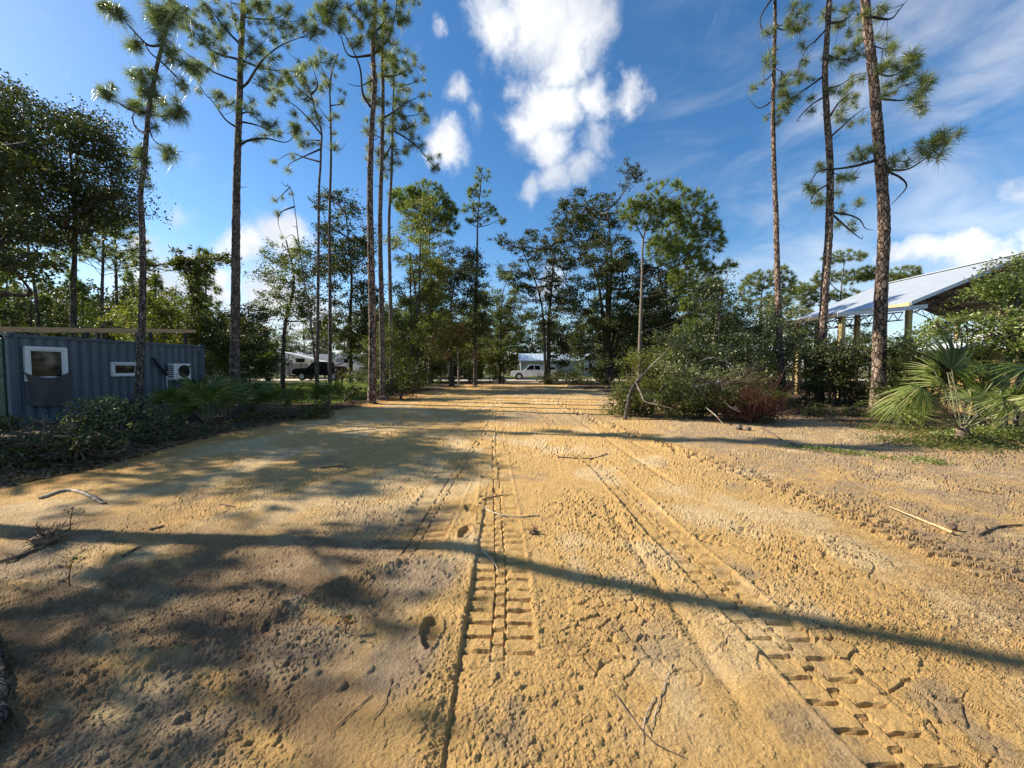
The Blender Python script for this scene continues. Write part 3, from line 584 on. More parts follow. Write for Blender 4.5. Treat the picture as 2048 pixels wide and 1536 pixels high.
pine('stout straight pine standing right of the container, wide spreading limbs high up',
     [(470, 790), (470, 700), (471, 600), (472, 480), (473, 380), (476, 280), (479, 200), (481, 120), (485, 40), (487, -40), (490, -280)], 17.0, .205, .055,
     limbs=[[(472, 268), (451, 239), (427, 205), (410, 188), (393, 160)], [(475, 181), (427, 144), (393, 120), (349, 92)], [(478, 137), (427, 103), (393, 68), (362, 51)], [(481, 112), (455, 62), (427, 27), (403, 0)], [(482, 198), (496, 164), (523, 123), (560, 92), (608, 72)], [(479, 253), (513, 250), (547, 263), (578, 267)], [(478, 301), (499, 280), (533, 277), (574, 284), (595, 260)],
            [(481, 140), (533, 138), (602, 144)], [(484, 60), (520, 38), (570, 40)], [(482, 100), (468, 40), (460, -10)], [(476, 240), (500, 225), (520, 245)]],
     tufts=K((0, 0), .3418, [(1300, 545), (1340, 600), (1270, 540), (1150, 370), (1120, 420), (1180, 430), (1180, 250), (1260, 350), (1130, 200), (1150, 150), (1200, 160), (1260, 250), (1300, 190), (1220, 220), (1240, 100), (1180, 60), (1300, 80), (1340, 140), (1060, 150), (1200, 20), (1330, 30), (1380, 90), (1550, 290), (1620, 240), (1680, 215), (1740, 180), (1800, 170), (1850, 150), (1780, 110), (1700, 150), (1600, 340), (1500, 290), (1650, 150), (1560, 200), (1840, 190),
                            (1560, 720), (1720, 770), (1600, 780), (1730, 740), (1640, 790), (1520, 810), (1590, 430), (1680, 430), (1600, 520), (1650, 470), (1700, 460), (1760, 420), (1460, 320), (1440, 380), (1480, 220), (1520, 130), (1600, 110), (1640, 50), (1560, 50), (1460, 60), (1440, 620), (1480, 640), (1530, 470), (1540, 380), (1300, 280), (1090, 90), (1410, 160), (1500, 20), (1700, 40)]), sc=1.05, seed=15, bark='bark_thin', dense=1.6, top=(18.6, 23, 16, 2.8))
pine('thin curving pine with open crown left of its straighter neighbour',
     [(634, 792), (635, 700), (636, 600), (637, 480), (638, 380), (641, 330), (642, 293), (643, 264), (632, 225), (622, 190), (606, 150)], 21.5, .10, .035,
     limbs=[[(641, 282), (612, 232), (582, 206), (548, 196)], [(640, 336), (612, 316), (582, 307), (552, 322)], [(585, 307), (583, 325), (575, 338)], [(630, 220), (600, 180), (575, 155)], [(628, 210), (635, 170), (622, 125)], [(642, 290), (620, 280), (600, 283)]],
     tufts=[(541, 205), (562, 182), (577, 152), (586, 166), (562, 166), (600, 190), (616, 202), (620, 176), (606, 132), (620, 120), (630, 222), (612, 266), (628, 286), (616, 291), (606, 286), (590, 270), (640, 240), (548, 322), (573, 340), (587, 312), (595, 140), (575, 200), (545, 190), (590, 225), (610, 160), (618, 240)], sc=1.2, seed=16, dense=.7, bark='bark_thin', stubs=6)
pine('thin upright pine with forked tip beside the curving one',
     [(660, 790), (660, 600), (659, 450), (662, 310), (661, 235), (660, 176), (665, 140), (676, 108)], 23.5, .12, .035,
     limbs=[[(661, 228), (685, 206), (693, 182)], [(662, 307), (680, 300), (692, 286)], [(661, 180), (645, 140), (640, 115)], [(661, 260), (645, 225), (630, 200)]],
     tufts=[(670, 112), (676, 124), (642, 112), (632, 126), (647, 150), (670, 230), (682, 204), (662, 236), (668, 268), (672, 290), (652, 105), (660, 125), (640, 180), (655, 165), (630, 200), (672, 150), (690, 185, .6)], sc=1.2, seed=17, dense=.7, bark='bark_thin', stubs=8)
pine('spindly broken-topped pine sapling leaning left',
     [(633, 785), (628, 700), (615, 600), (605, 540), (597, 480), (590, 420), (583, 380), (573, 368)], 20.5, .055, .012,
     limbs=[[(583, 386), (566, 388), (552, 402)], [(588, 420), (563, 424), (556, 442), (560, 460)], [(600, 500), (585, 470), (570, 478)], [(600, 500), (570, 500), (556, 520)], [(583, 382), (570, 372), (562, 362)]],
     tufts=[(546, 398), (552, 424), (584, 388), (566, 474), (592, 480), (598, 496), (588, 500)], sc=1.0, seed=18, bark='bark_thin', stubs=3)
pine('reddish pine at the sandy edge, nearest of three close trunks, forked high crown',
     [(744, 810), (745, 700), (744, 600), (741, 480), (740, 380), (742, 290), (746, 220), (749, 164), (746, 110), (748, 50), (752, -40), (756, -240)], 17.2, .185, .05,
     limbs=[[(743, 236), (726, 188), (718, 129), (682, 59), (640, 23)], [(719, 132), (700, 112), (684, 80), (676, 40)], [(748, 130), (775, 80), (790, 30), (795, -20)], [(748, 60), (725, 20), (715, -20)], [(742, 175), (720, 172), (694, 167)], [(747, 90), (770, 40), (772, 0)]],
     tufts=[(655, 12), (668, 25), (690, 15), (705, 30), (720, 10), (735, 25), (750, 12), (765, 25), (780, 15), (795, 25), (808, 38), (700, 55), (722, 50), (745, 45), (770, 52), (785, 60), (690, 42), (660, 40), (735, 70), (715, 85), (760, 75), (780, 80), (805, 12), (675, 5), (640, 20), (800, 45), (750, 88), (765, 100)], sc=1.1, seed=19, dense=1.9, top=(18.4, 23, 16, 3.0))
pine('dark slender pine close behind the reddish one',
     [(766, 800), (763, 600), (760, 450), (764, 300), (766, 200), (765, 110), (767, 40), (770, -60), (772, -180)], 19.0, .145, .045,
     limbs=[[(765, 250), (790, 222), (815, 205), (845, 190)], [(765, 215), (750, 190), (738, 170)], [(766, 170), (795, 150), (832, 128)], [(764, 290), (745, 268), (732, 258)]],
     tufts=[(745, 170), (730, 258), (746, 260), (790, 165), (820, 180), (845, 190), (835, 160), (830, 126), (810, 125), (800, 140), (775, 205), (760, 240), (770, 130), (780, 110), (800, 100), (790, 130), (752, 150), (758, 200), (812, 150), (745, 130), (735, 200)], sc=1.15, seed=20, bark='bark_thin', dense=1.7, top=(19.4, 22.5, 12, 2.4))
pine('slender pine with a long drooping tip limb, farthest of three close trunks',
     [(784, 795), (781, 600), (778, 450), (783, 350), (785, 260), (787, 200), (788, 140), (790, 105)], 22.0, .13, .035,
     limbs=[[(785, 272), (810, 275), (835, 293), (850, 312), (870, 334)], [(786, 240), (815, 232), (850, 226)], [(784, 300), (765, 320), (748, 296)], [(784, 345), (772, 342), (765, 352)], [(787, 190), (810, 170), (845, 160)], [(784, 310), (802, 300), (815, 300)]],
     tufts=[(845, 288), (863, 315), (876, 330), (870, 338), (760, 302), (790, 252), (810, 256), (830, 250), (852, 228), (815, 202), (840, 214), (800, 222), (770, 312), (790, 326), (802, 326), (770, 282), (735, 292), (815, 302), (850, 240), (790, 290), (780, 340), (826, 272), (780, 240), (790, 200), (800, 180), (785, 150), (795, 120), (810, 235), (775, 260)], sc=1.25, seed=21, dense=1.5, bark='bark_thin')
# off to the left of the view: its shadow is the long band across the near sand
def shadow_pine():
    rng = np.random.default_rng(77); base = np.array([-8.95, 4.75, 0]); root = empty('pine_tree', base)
    tag(root, 'crooked pine beyond the container side, its stem shadow falling across the near sand', 'tree', 'tall pines along the clearing')
    pts = [base + p for p in ([0, 0, -.06], [.03, -.06, 1.4], [0, -.04, 2.7], [.0, .38, 4.4], [0, .72, 5.8], [.0, .56, 6.4], [0, .26, 8.1], [.1, .1, 9.5], [.1, .1, 11])]
    mb = MB(); S, r = trunk_mesh(mb, pts, .155, .055, rng); mb.build('trunk', M['bark'], root, base)
    mb = MB(); Cs = []; Ds = []
    for z, az, L in ((4.3, .3, 1.0), (4.6, 3.6, .9), (4.9, 5.3, 1.1), (5.2, 1.2, .8), (9.6, 0, 1.8), (9.8, 2, 1.8), (10, 4, 1.8), (10.4, 1, 1.6), (10.7, 3, 1.4), (11, 5, 1.2), (10.9, .5, .9)):
        i = int(np.argmin(np.abs(S[:, 2] - z))); d = np.array([math.cos(az), math.sin(az), .3]); q = spline([S[i], S[i] + d * L * .5, S[i] + d * L + [0, 0, .1]], .2); mb.tube(q, np.linspace(.03, .008, len(q)), 5, 1)
        for f in (.45, .6, .75, .85, 1, 1): Cs.append(q[int(f * (len(q) - 1))] + rng.standard_normal(3) * .12); Ds.append(unit(d + [0, 0, .6]))
    merged_tufts(mb, np.array(Cs), np.array(Ds), np.full(len(Cs), 1.1), rng, 70, .32, .007, .5); mb.build('crown', [M['needle_grey'], M['limb']], root, base)
shadow_pine()

# ------------------------------------------------------------------ broadleaf trees, shrubs and far pines
def blobs3(blobs, Y, depth, rnd):
    out = []
    for b in blobs:
        y = Y + (b[4] if len(b) > 4 else rnd.uniform(-.5, .5) * depth); c = np.array(P(b[0], b[1], y)); s = y / F
        r = np.array([b[2] * s, .5 * (b[2] + b[3]) * s * .9, b[3] * s]); out.append((c, r * .9))
        for k in range(3):
            a_ = rnd.uniform(0, 6.28); e = rnd.uniform(-.6, .6); d = np.array([math.cos(a_), e, math.sin(a_)]); out.append((c + d * r * rnd.uniform(.7, 1.0), r * rnd.uniform(.22, .42)))
    return out
def in_blob(c, r, n, rng, shell=.5):
    d = unit(rng.standard_normal((n, 3))); k = rng.random((n, 1)) ** (1 / 3.0); k = np.where(rng.random((n, 1)) < shell, .75 + .3 * rng.random((n, 1)), k); return c + d * k * r
def foliage(mb, bl, size, lai, rng, clump=.38, shell=.45, zmin=.05, wid=.3, up=.35):
    tips = []
    for c, r in bl:
        area = math.pi * r[0] * r[2]; N = int(1.0 * lai * area / (.3 * size * size)); per = 26; nc = max(3, N // per)
        nB = max(3, int(1.5 * area / max(clump, .2) ** 1.2 * .38)); Bc = in_blob(c, r, nB, rng, shell); cc = Bc[rng.integers(0, nB, nc)] + rng.standard_normal((nc, 3)) * clump * [.85, .85, .42]; tips.append(cc)
        sz = clump * rng.uniform(.5, 1.25, (nc, 1, 1)); L = cc[:, None, :] + rng.standard_normal((nc, per, 3)) * sz * [.5, .5, .36]
        L = L.reshape(-1, 3); L = L[L[:, 2] > zmin]; leafcloud(mb, L, size, rng, wid, up)
    return tips
def broadleaf(name, label, cat, trunk, Y, r0, blobs, leaf, size=.11, lai=2.2, seed=1, depth=None, bark='oakbark', group=None, clump=.38, branches=5, stems=1, r1=.04, twigmat='oakbark', shell=.45, limb_r=.05, zmin=.05, poke=0):
    rng = np.random.default_rng(seed); rnd = random.Random(seed)
    depth = depth if depth is not None else 2.5
    pts = [np.array(P(x, y, Y)) for x, y in trunk]; pts[0][2] = -.08; base = pts[0].copy(); base[2] = 0
    root = empty(name, base); tag(root, label, cat, group); bl = blobs3(blobs, Y, depth, rnd)
    mb = MB(); S, _ = trunk_mesh(mb, pts, r0, r1, rng, .3, 9, .3, .06)
    for k in range(stems - 1):
        e = bl[4 * rnd.randrange(len(bl) // 4)][0]; b0 = base + np.array([rnd.uniform(-.4, .4), rnd.uniform(-.4, .4), -.06]); m = b0 + (e - b0) * [.25, .25, .6] + rng.standard_normal(3) * .12; q = spline([b0, m, e], .35); mb.tube(q, np.linspace(r0 * .7, r1, len(q)), 8, 0, .06, rng)
    mb.build('trunk', M[bark], root, base)
    mf = MB(); tips = foliage(mf, bl, size, lai, rng, clump, shell, zmin); br = MB()
    for ib, ((c, r), cc) in enumerate(zip(bl, tips)):
        lo = S if ib % 4 == 0 else bl[ib - ib % 4][0][None] - [0, 0, .05]; lo = (lo[lo[:, 2] < c[2] + .1] if ib % 4 == 0 else lo); lo = lo if len(lo) else S[:1]; j = lo[int(np.argmin(np.linalg.norm(lo - c, axis=1) + .25 * np.abs(lo[:, 2] - (c[2] - .8 * np.linalg.norm((lo - c)[:, :2], axis=1)))))]
        d = c - j; m = j + d * .5 + rng.standard_normal(3) * .12 * np.linalg.norm(d) - [0, 0, .04 * np.linalg.norm(d)]; q = spline([j, m, c], .3); br.tube(q, np.linspace(min(limb_r, r0 * .6) * (1 if ib % 4 == 0 else .4), .014, len(q)), 6, 0, .05, rng)
        for e in cc[rng.permutation(len(cc))[:branches]]:
            st = q[rnd.randrange(len(q) // 2, len(q))]; m = (st + e) / 2 + rng.standard_normal(3) * .12; br.tube(spline([st, m, e], .35), np.linspace(.016, .006, len(spline([st, m, e], .35))), 4)
    for k in range(poke):
        c, r = bl[rnd.randrange(len(bl))]; d = unit(rng.standard_normal(3) * [1, .8, .6] + [0, -.3, .3]); e = c + d * r * rnd.uniform(.9, 1.5) + d * rnd.uniform(.1, .35); e[2] = max(.04, e[2]); st = c - d * r * .4; st[2] = max(.03, st[2]); m = (st + e) / 2 + rng.standard_normal(3) * .1; q = spline([st, m, e], .12); br.tube(q, np.linspace(rnd.uniform(.008, .018), .003, len(q)), 5)
        for _ in range(2): i = rnd.randrange(len(q) // 2, len(q)); e2 = q[i] + unit(rng.standard_normal(3) + d) * rnd.uniform(.12, .35); e2[2] = max(.03, e2[2]); br.tube(np.array([q[i], (q[i] + e2) / 2 + rng.standard_normal(3) * .02, e2]), [.006, .004, .002], 4)
    br.build('branches', M[twigmat], root, base); mf.build('crown', M[leaf], root, base)
    return root
def far_pine(label, trunk, Y, r0, blobs, seed, dens=26, mat='needle_far', bark='bark_thin', group=None, tsc=1.1, limb_r=.045, n=34, w=.014, depth=2.0, name='pine_tree', lai_leaf=None):
    rng = np.random.default_rng(seed); rnd = random.Random(seed); pts = [np.array(P(x, y, Y)) for x, y in trunk]; pts[0][2] = -.08; base = pts[0].copy(); base[2] = 0
    root = empty(name, base); tag(root, label, 'tree', group); mb = MB(); S, _ = trunk_mesh(mb, pts, r0, .035, rng, .3, 9, .25, .05); mb.build('trunk', M[bark], root, base)
    mf = MB(); br = MB()
    cm = None
    for ib, (c, r) in enumerate(blobs3(blobs, Y, depth, rnd)):
        if ib % 4 == 0: cm = c
        N = max(3, int(dens * math.pi * r[0] * r[2] * .5)); C = in_blob(c, r, N, rng, .6); D = unit((C - c) / r + [0, 0, .5]); merged_tufts(mf, C, D, np.full(N, tsc), rng, n, .30, w, .25)
        lo = S[S[:, 2] < c[2] + .1]; lo = lo if len(lo) else S[:1]; j = lo[int(np.argmin(np.linalg.norm(lo - (c - [0, 0, .5 * np.linalg.norm((c - S[-1])[:2])]), axis=1)))]
        j = j if ib % 4 == 0 else cm; m = (j + c) / 2 - [0, 0, .06 * np.linalg.norm(c - j)]; q = spline([j, m, c], .3); br.tube(q, np.linspace(limb_r * (1 if ib % 4 == 0 else .4), .012, len(q)), 6)
        for e in C[rng.permutation(N)[:max(4, N // 3)]]: br.tube(spline([q[rnd.randrange(len(q) // 2, len(q))], e - [0, 0, .1], e], .4), .010, 4)
    br.build('branches', M['limb'], root, base); mf.build('crown', [M[mat], M['limb']], root, base)
    return root

OAK = 'broadleaf trees round the clearing'
B = broadleaf
B('oak_tree', 'dark dense oak with the widest crown rising behind the blue container', 'tree', [(146, 752), (147, 600), (150, 450), (140, 300)], 17.5, .15,
  [(60, 265, 95, 70), (150, 300, 85, 62), (215, 335, 50, 62), (100, 385, 115, 62), (190, 410, 75, 55), (20, 330, 80, 80), (140, 455, 75, 42), (60, 455, 75, 50), (242, 310, 28, 34), (120, 235, 50, 30), (235, 390, 35, 40), (175, 255, 40, 25)], 'leaf_dark', .11, 2.0, 101, 4, group=OAK, clump=.48, limb_r=.09)
B('oak_tree', 'dark oak cut by the picture edge, ragged top above the container corner', 'tree', [(-35, 830), (-40, 600), (-35, 450), (-30, 300)], 12.6, .15,
  [(-60, 260, 95, 100), (-40, 400, 95, 90), (5, 480, 60, 45), (15, 215, 40, 36), (-10, 170, 36, 22), (-150, 320, 100, 120), (30, 540, 50, 30)], 'leaf_dark', .095, 2.1, 102, 3, group=OAK, clump=.36, limb_r=.09)
# three oaks standing left of the view; their shade lies on the sand
def side_oak(x, y, blobs, seed, label, lai=2.6):
    rng = np.random.default_rng(seed); base = np.array([x, y, 0.0]); root = empty('oak_tree', base); tag(root, label, 'tree', OAK); mb = MB(); top = max(b[2] for b in blobs)
    S, _ = trunk_mesh(mb, [base - [0, 0, .06], base + [.1, .1, top * .35], base + [0, -.1, top * .7], base + [.1, 0, top]], .2, .05, rng, .3, 9); mb.build('trunk', M['oakbark'], root, base)
    bl = [(base + np.array(b[:3]), np.array(b[3:6])) for b in blobs]; mf = MB(); foliage(mf, bl, .19, lai * .8, rng, .45); br = MB()
    for c, r in bl: j = S[int(np.argmin(np.abs(S[:, 2] - c[2] + 1)))]; br.tube(spline([j, (j + c) / 2, c], .4), .05, 6)
    br.build('branches', M['oakbark'], root, base); mf.build('crown', M['leaf_dark'], root, base)
side_oak(-17.4, 10.4, [(0, 0, 5.6, 2.0, 1.5, 1.1), (1.0, .5, 7.2, 2.0, 1.3, 1.1), (-1.2, -.6, 7.6, 2.0, 1.4, 1.1), (.2, .6, 8.8, 2.2, 1.4, 1.1), (.5, 0, 10.2, 1.9, 1.3, 1.0), (1.6, .2, 6.2, 1.4, 1.2, .9), (-.5, -.2, 11.2, 1.6, 1.1, .9)], 111, 'oak left of the container door end, shading the middle of the sand', 3.2)
side_oak(-22, 16.0, [(0, 0, 6.5, 2.2, 1.6, 1.3), (1.5, .3, 8.8, 2.2, 1.4, 1.3), (-1.0, .3, 11.2, 2.2, 1.4, 1.4)], 112, 'oak behind the container, shading the far sand')
side_oak(-13.4, 4.7, [(-.3, 0, 7.0, 1.5, .6, .6), (.2, -.7, 7.4, 1.3, .6, .5), (.9, .1, 7.6, .9, .35, .45), (.5, .85, 7.6, 1.1, .35, .4), (-1.6, .6, 6.8, 1.0, .6, .5)], 113, 'small oak beside the view, dappling the near left sand', 2.6)
side_oak(-18.8, 8.9, [(0, 0, 5.4, 1.8, 1.2, 1.0), (.5, -.5, 6.8, 1.8, 1.0, 1.0), (-.5, .4, 8.2, 1.8, 1.0, 1.0), (.4, .2, 9.6, 1.6, 1.0, .9), (1.2, .3, 4.4, 1.2, 1.0, .8)], 115, 'oak beyond the container corner, shading the near brush heaps', 2.8)
B('oak_tree', 'airy oak with a bent trunk standing before the white campers', 'tree', [(565, 780), (566, 720), (570, 650), (588, 560), (572, 480)], 27, .16,
  [(560, 520, 36, 34), (582, 560, 42, 46), (612, 592, 30, 34), (540, 582, 26, 30), (560, 622, 46, 28), (622, 642, 36, 36), (530, 545, 20, 18), (600, 500, 24, 24)], 'leaf_mid', .13, 1.8, 103, 3, group=OAK, limb_r=.07)
B('oak_tree', 'tall narrow oak seen between the thin pine stems', 'tree', [(702, 775), (700, 650), (703, 550), (692, 430)], 30, .17,
  [(690, 402, 36, 34), (702, 460, 42, 40), (680, 522, 46, 48), (722, 522, 42, 50), (700, 600, 54, 50), (690, 662, 62, 42), (652, 452, 22, 42), (722, 690, 42, 40), (640, 520, 25, 35), (730, 620, 36, 50)], 'leaf_dark', .155, 2.1, 104, 4, group=OAK, limb_r=.08)
B('young_tree', 'light green fine-leaved tree tallest beside the three pine trunks', 'tree', [(835, 785), (838, 600), (842, 450)], 27, .11,
  [(842, 452, 50, 42), (820, 505, 50, 48), (855, 545, 48, 50), (830, 605, 52, 58), (842, 680, 50, 56), (800, 642, 40, 58), (812, 730, 36, 40), (842, 415, 30, 28), (870, 620, 36, 50)], 'leaf_light', .13, 1.9, 105, 4, group=OAK, stems=3, clump=.34)
B('oak_tree', 'dark leafy oak leaning over the sand left of the small lone pine', 'tree', [(905, 778), (900, 650), (912, 540)], 33, .15,
  [(902, 522, 56, 42), (942, 545, 32, 42), (892, 592, 58, 56), (925, 642, 50, 56), (862, 565, 40, 58), (950, 610, 26, 50), (890, 690, 50, 40)], 'leaf_dark', .155, 2.2, 106, 4, group=OAK, stems=2)
B('young_tree', 'rust-tinged leafy sapling under the dark oak', 'tree', [(917, 778), (915, 700), (905, 650)], 31, .07, [(905, 655, 36, 28), (890, 690, 32, 34), (930, 690, 30, 30), (870, 680, 24, 30)], 'leaf_rust', .12, 1.4, 107, 2, group=OAK, bark='palebark')
B('young_tree', 'feathery pale tree between the lone pine and the driveway', 'tree', [(1000, 770), (1000, 680), (1005, 590)], 40, .14, [(1000, 592, 48, 40), (1012, 660, 48, 46), (980, 642, 40, 50), (1030, 622, 30, 40), (970, 700, 40, 40), (1015, 560, 20, 20), (1000, 720, 40, 28)], 'leaf_mid', .165, 1.9, 108, 4, group=OAK)
B('oak_tree', 'open-crowned oak leaning left over the white pickup', 'tree', [(1097, 772), (1098, 640), (1106, 520), (1090, 470)], 38, .24,
  [(1042, 492, 46, 34), (1100, 502, 40, 46), (1018, 542, 30, 18), (1082, 572, 46, 36), (1132, 562, 34, 58), (1112, 622, 50, 46), (1142, 462, 30, 30), (1060, 540, 36, 20), (1120, 670, 40, 34), (1135, 700, 34, 34)], 'leaf_dark', .165, 2.0, 109, 5, group=OAK, limb_r=.12, stems=2)
B('oak_tree', 'large many-stemmed dark oak right of the driveway', 'tree', [(1215, 776), (1218, 650), (1222, 520), (1215, 420)], 35, .27,
  [(1266, 352, 26, 20), (1172, 412, 36, 30), (1132, 432, 26, 26), (1202, 432, 50, 46), (1160, 482, 46, 46), (1212, 512, 60, 58), (1192, 602, 58, 66), (1232, 662, 52, 58), (1245, 562, 50, 66), (1180, 680, 40, 50), (1290, 640, 50, 60), (1300, 560, 40, 50)], 'leaf_dark', .165, 2.3, 110, 5, group=OAK, stems=6, limb_r=.12)
B('oak_tree', 'shadowy oak in the gap behind the leaning pine limbs', 'tree', [(1330, 775), (1335, 650), (1330, 560)], 33, .2, [(1330, 600, 70, 60), (1380, 660, 60, 60), (1290, 690, 50, 56), (1350, 530, 50, 46), (1420, 650, 40, 50)], 'leaf_dark', .175, 2.0, 114, 4, group=OAK)
def vine_snag():
    r = B('vine_covered_snag', 'dead trunk with two arms wrapped in vine leaves behind the container', 'tree', [(388, 775), (386, 640), (380, 570), (362, 525), (352, 508)], 22, .2,
      [(352, 516, 20, 20), (366, 536, 24, 20), (402, 532, 26, 16), (430, 524, 26, 16), (452, 516, 16, 10), (312, 530, 26, 8), (285, 528, 18, 6), (386, 585, 18, 44), (382, 645, 20, 46), (398, 556, 16, 18)], 'leaf_mid', .13, 2.6, 120, .8, group=OAK, clump=.26)
vine_snag()
B('shrub', 'yellow-green bushy tree over the end of the container', 'shrub', [(335, 790), (333, 700), (330, 620)], 20.5, .08, [(330, 622, 48, 36), (292, 648, 40, 40), (352, 662, 40, 40), (320, 690, 60, 40), (300, 610, 26, 24)], 'leaf_light', .12, 2.2, 121, 3, group='shrubs and thickets')
B('shrub', 'dark shaded thicket between the container and the campers', 'shrub', [(470, 785), (465, 700)], 21, .07, [(440, 652, 45, 38), (505, 642, 38, 46), (430, 712, 36, 48), (522, 705, 40, 46), (480, 725, 44, 38), (470, 680, 50, 50)], 'leaf_dark', .12, 2.6, 122, 3, group='shrubs and thickets')
B('shrub', 'leafy shrub at the foot of the three pine trunks', 'shrub', [(790, 790), (792, 770)], 21, .04, [(790, 765, 34, 26), (820, 758, 28, 26), (705, 770, 30, 26), (760, 700, 30, 50)], 'leaf_mid', .10, 2.2, 123, 2, group='shrubs and thickets')
B('shrub', 'low dark shrub row right of the driveway mouth', 'shrub', [(1160, 770), (1160, 760)], 36, .05, [(1130, 752, 36, 16), (1180, 752, 40, 17), (1215, 748, 30, 22), (1095, 756, 18, 12)], 'leaf_dark', .13, 2.4, 124, 2, group='shrubs and thickets')
B('shrub', 'tall silvery-leaved shrub above the brush pile', 'shrub', [(1430, 812), (1435, 720), (1440, 620)], 17.5, .07,
  [(1440, 625, 66, 56), (1400, 690, 78, 52), (1485, 672, 56, 66), (1440, 735, 70, 44), (1447, 580, 30, 26), (1360, 720, 40, 36)], 'leaf_grey', .108, 2.6, 125, 2.2, poke=20, group='shrubs and thickets', stems=4)
B('shrub', 'sunlit green shrub sloping down to the driveway side of the brush pile', 'shrub', [(1320, 800), (1325, 740)], 19, .05, [(1345, 715, 50, 36), (1300, 735, 44, 36), (1380, 700, 40, 34), (1290, 765, 44, 26), (1330, 770, 40, 26)], 'leaf_light', .10, 2.2, 126, 2, group='shrubs and thickets', stems=3)
B('shrub', 'leafy thicket with small pale leaves behind the slim pine', 'shrub', [(1540, 812), (1535, 730)], 19.5, .06, [(1535, 672, 50, 56), (1560, 620, 30, 50), (1570, 730, 50, 50), (1510, 730, 44, 40), (1600, 690, 30, 40)], 'leaf_grey', .115, 2.2, 127, 2, group='shrubs and thickets', stems=4)
B('shrub', 'deep shaded thicket between the two right-hand pine trunks', 'shrub', [(1690, 812), (1690, 760)], 16.5, .06, [(1680, 735, 56, 44), (1730, 740, 40, 52), (1640, 740, 40, 50), (1690, 780, 70, 30), (1610, 770, 40, 36), (1660, 700, 30, 30), (1700, 808, 80, 12), (1610, 808, 50, 12)], 'leaf_dark', .10, 2.5, 128, 1.6, group='shrubs and thickets', stems=4)
B('shrub', 'dense small-leaved shrub under the barn eave beside the thick pine', 'shrub', [(1830, 830), (1830, 760)], 12.6, .05, [(1830, 745, 60, 50), (1795, 775, 40, 46), (1880, 735, 60, 40), (1840, 700, 50, 26), (1930, 760, 60, 50), (1790, 720, 30, 30)], 'leaf_mid', .072, 2.4, 129, 1.2, group='shrubs and thickets', stems=4, clump=.26)
B('shrub', 'big sunlit shrub with pale shining leaves covering the barn corner', 'shrub', [(2010, 850), (2015, 740), (2020, 620)], 10.0, .05,
  [(2035, 585, 75, 52), (1985, 612, 52, 44), (1930, 645, 40, 30), (2065, 660, 60, 46), (2110, 560, 70, 70), (1890, 655, 34, 24), (2000, 680, 50, 26), (2130, 680, 80, 70)], 'leaf_bright', .075, 2.1, 130, 1.0, group='shrubs and thickets', stems=4, clump=.26, twigmat='twig')
# far pines that can be told apart
far_pine('small lone pine with open tiered crown left of the driveway', [(950, 775), (951, 650), (954, 520), (956, 430), (964, 345)], 34, .17, [(965, 350, 18, 13), (962, 380, 20, 14), (945, 412, 20, 12), (968, 415, 22, 14), (962, 440, 18, 10), (997, 440, 12, 8), (936, 442, 7, 7), (985, 425, 12, 8), (945, 385, 10, 10)], 201, 22, 'needle_far', group=OAK, n=30, w=.016, depth=1.0, tsc=1.3)
far_pine('bushy-topped pine behind the light green tree', [(858, 775), (862, 600), (858, 470), (850, 390)], 36, .17, [(852, 382, 38, 22), (830, 408, 38, 26), (880, 418, 24, 28), (800, 402, 24, 18), (902, 450, 14, 24), (790, 385, 14, 10), (860, 440, 40, 26), (905, 420, 10, 16)], 202, 34, group=OAK, n=34, w=.02, tsc=1.4)
far_pine('broad sunlit pine with pale bare lower limbs right of the driveway', [(1277, 782), (1281, 650), (1284, 560), (1288, 470), (1312, 400)], 27, .16,
  [(1332, 392, 56, 32), (1300, 430, 42, 36), (1392, 422, 40, 42), (1352, 470, 52, 42), (1424, 480, 30, 30), (1388, 560, 46, 36), (1400, 612, 40, 34), (1262, 420, 24, 24), (1370, 520, 40, 36), (1456, 526, 14, 10), (1430, 530, 24, 20), (1320, 500, 36, 30), (1430, 570, 20, 16), (1380, 660, 36, 22)], 203, 34, bark='tanbark', group=OAK, n=36, w=.017, tsc=1.25, depth=3.5, limb_r=.05)
for k, (lab, tr, Y, bl) in enumerate([('umbrella-crowned pine behind the barn, tallest of the flat-topped group', [(1676, 720), (1680, 610), (1688, 530)], 46, [(1690, 512, 44, 13), (1652, 556, 26, 14), (1705, 552, 36, 18), (1690, 590, 40, 14), (1625, 578, 28, 12), (1735, 545, 24, 16)]),
        ('flat-topped pine showing just above the barn ridge', [(1812, 720), (1812, 570)], 50, [(1810, 545, 34, 14), (1790, 556, 22, 10), (1830, 556, 20, 10)]),
        ('umbrella pine between the silvery shrub and the slim trunk', [(1520, 730), (1522, 610), (1528, 560)], 42, [(1530, 556, 44, 18), (1500, 580, 30, 16), (1560, 590, 30, 20), (1520, 610, 50, 16), (1575, 560, 16, 14)]),
        ('smaller umbrella pine left of the tallest flat-topped one', [(1610, 730), (1612, 640), (1608, 590)], 48, [(1610, 590, 30, 14), (1595, 575, 20, 12), (1630, 605, 26, 12), (1600, 625, 26, 12)])]):
    far_pine(lab, tr, Y, .2, bl, 210 + k, 24, 'needle', group='flat-topped pines behind the barn', n=38, w=.022, tsc=1.5, depth=1.5, limb_r=.07)

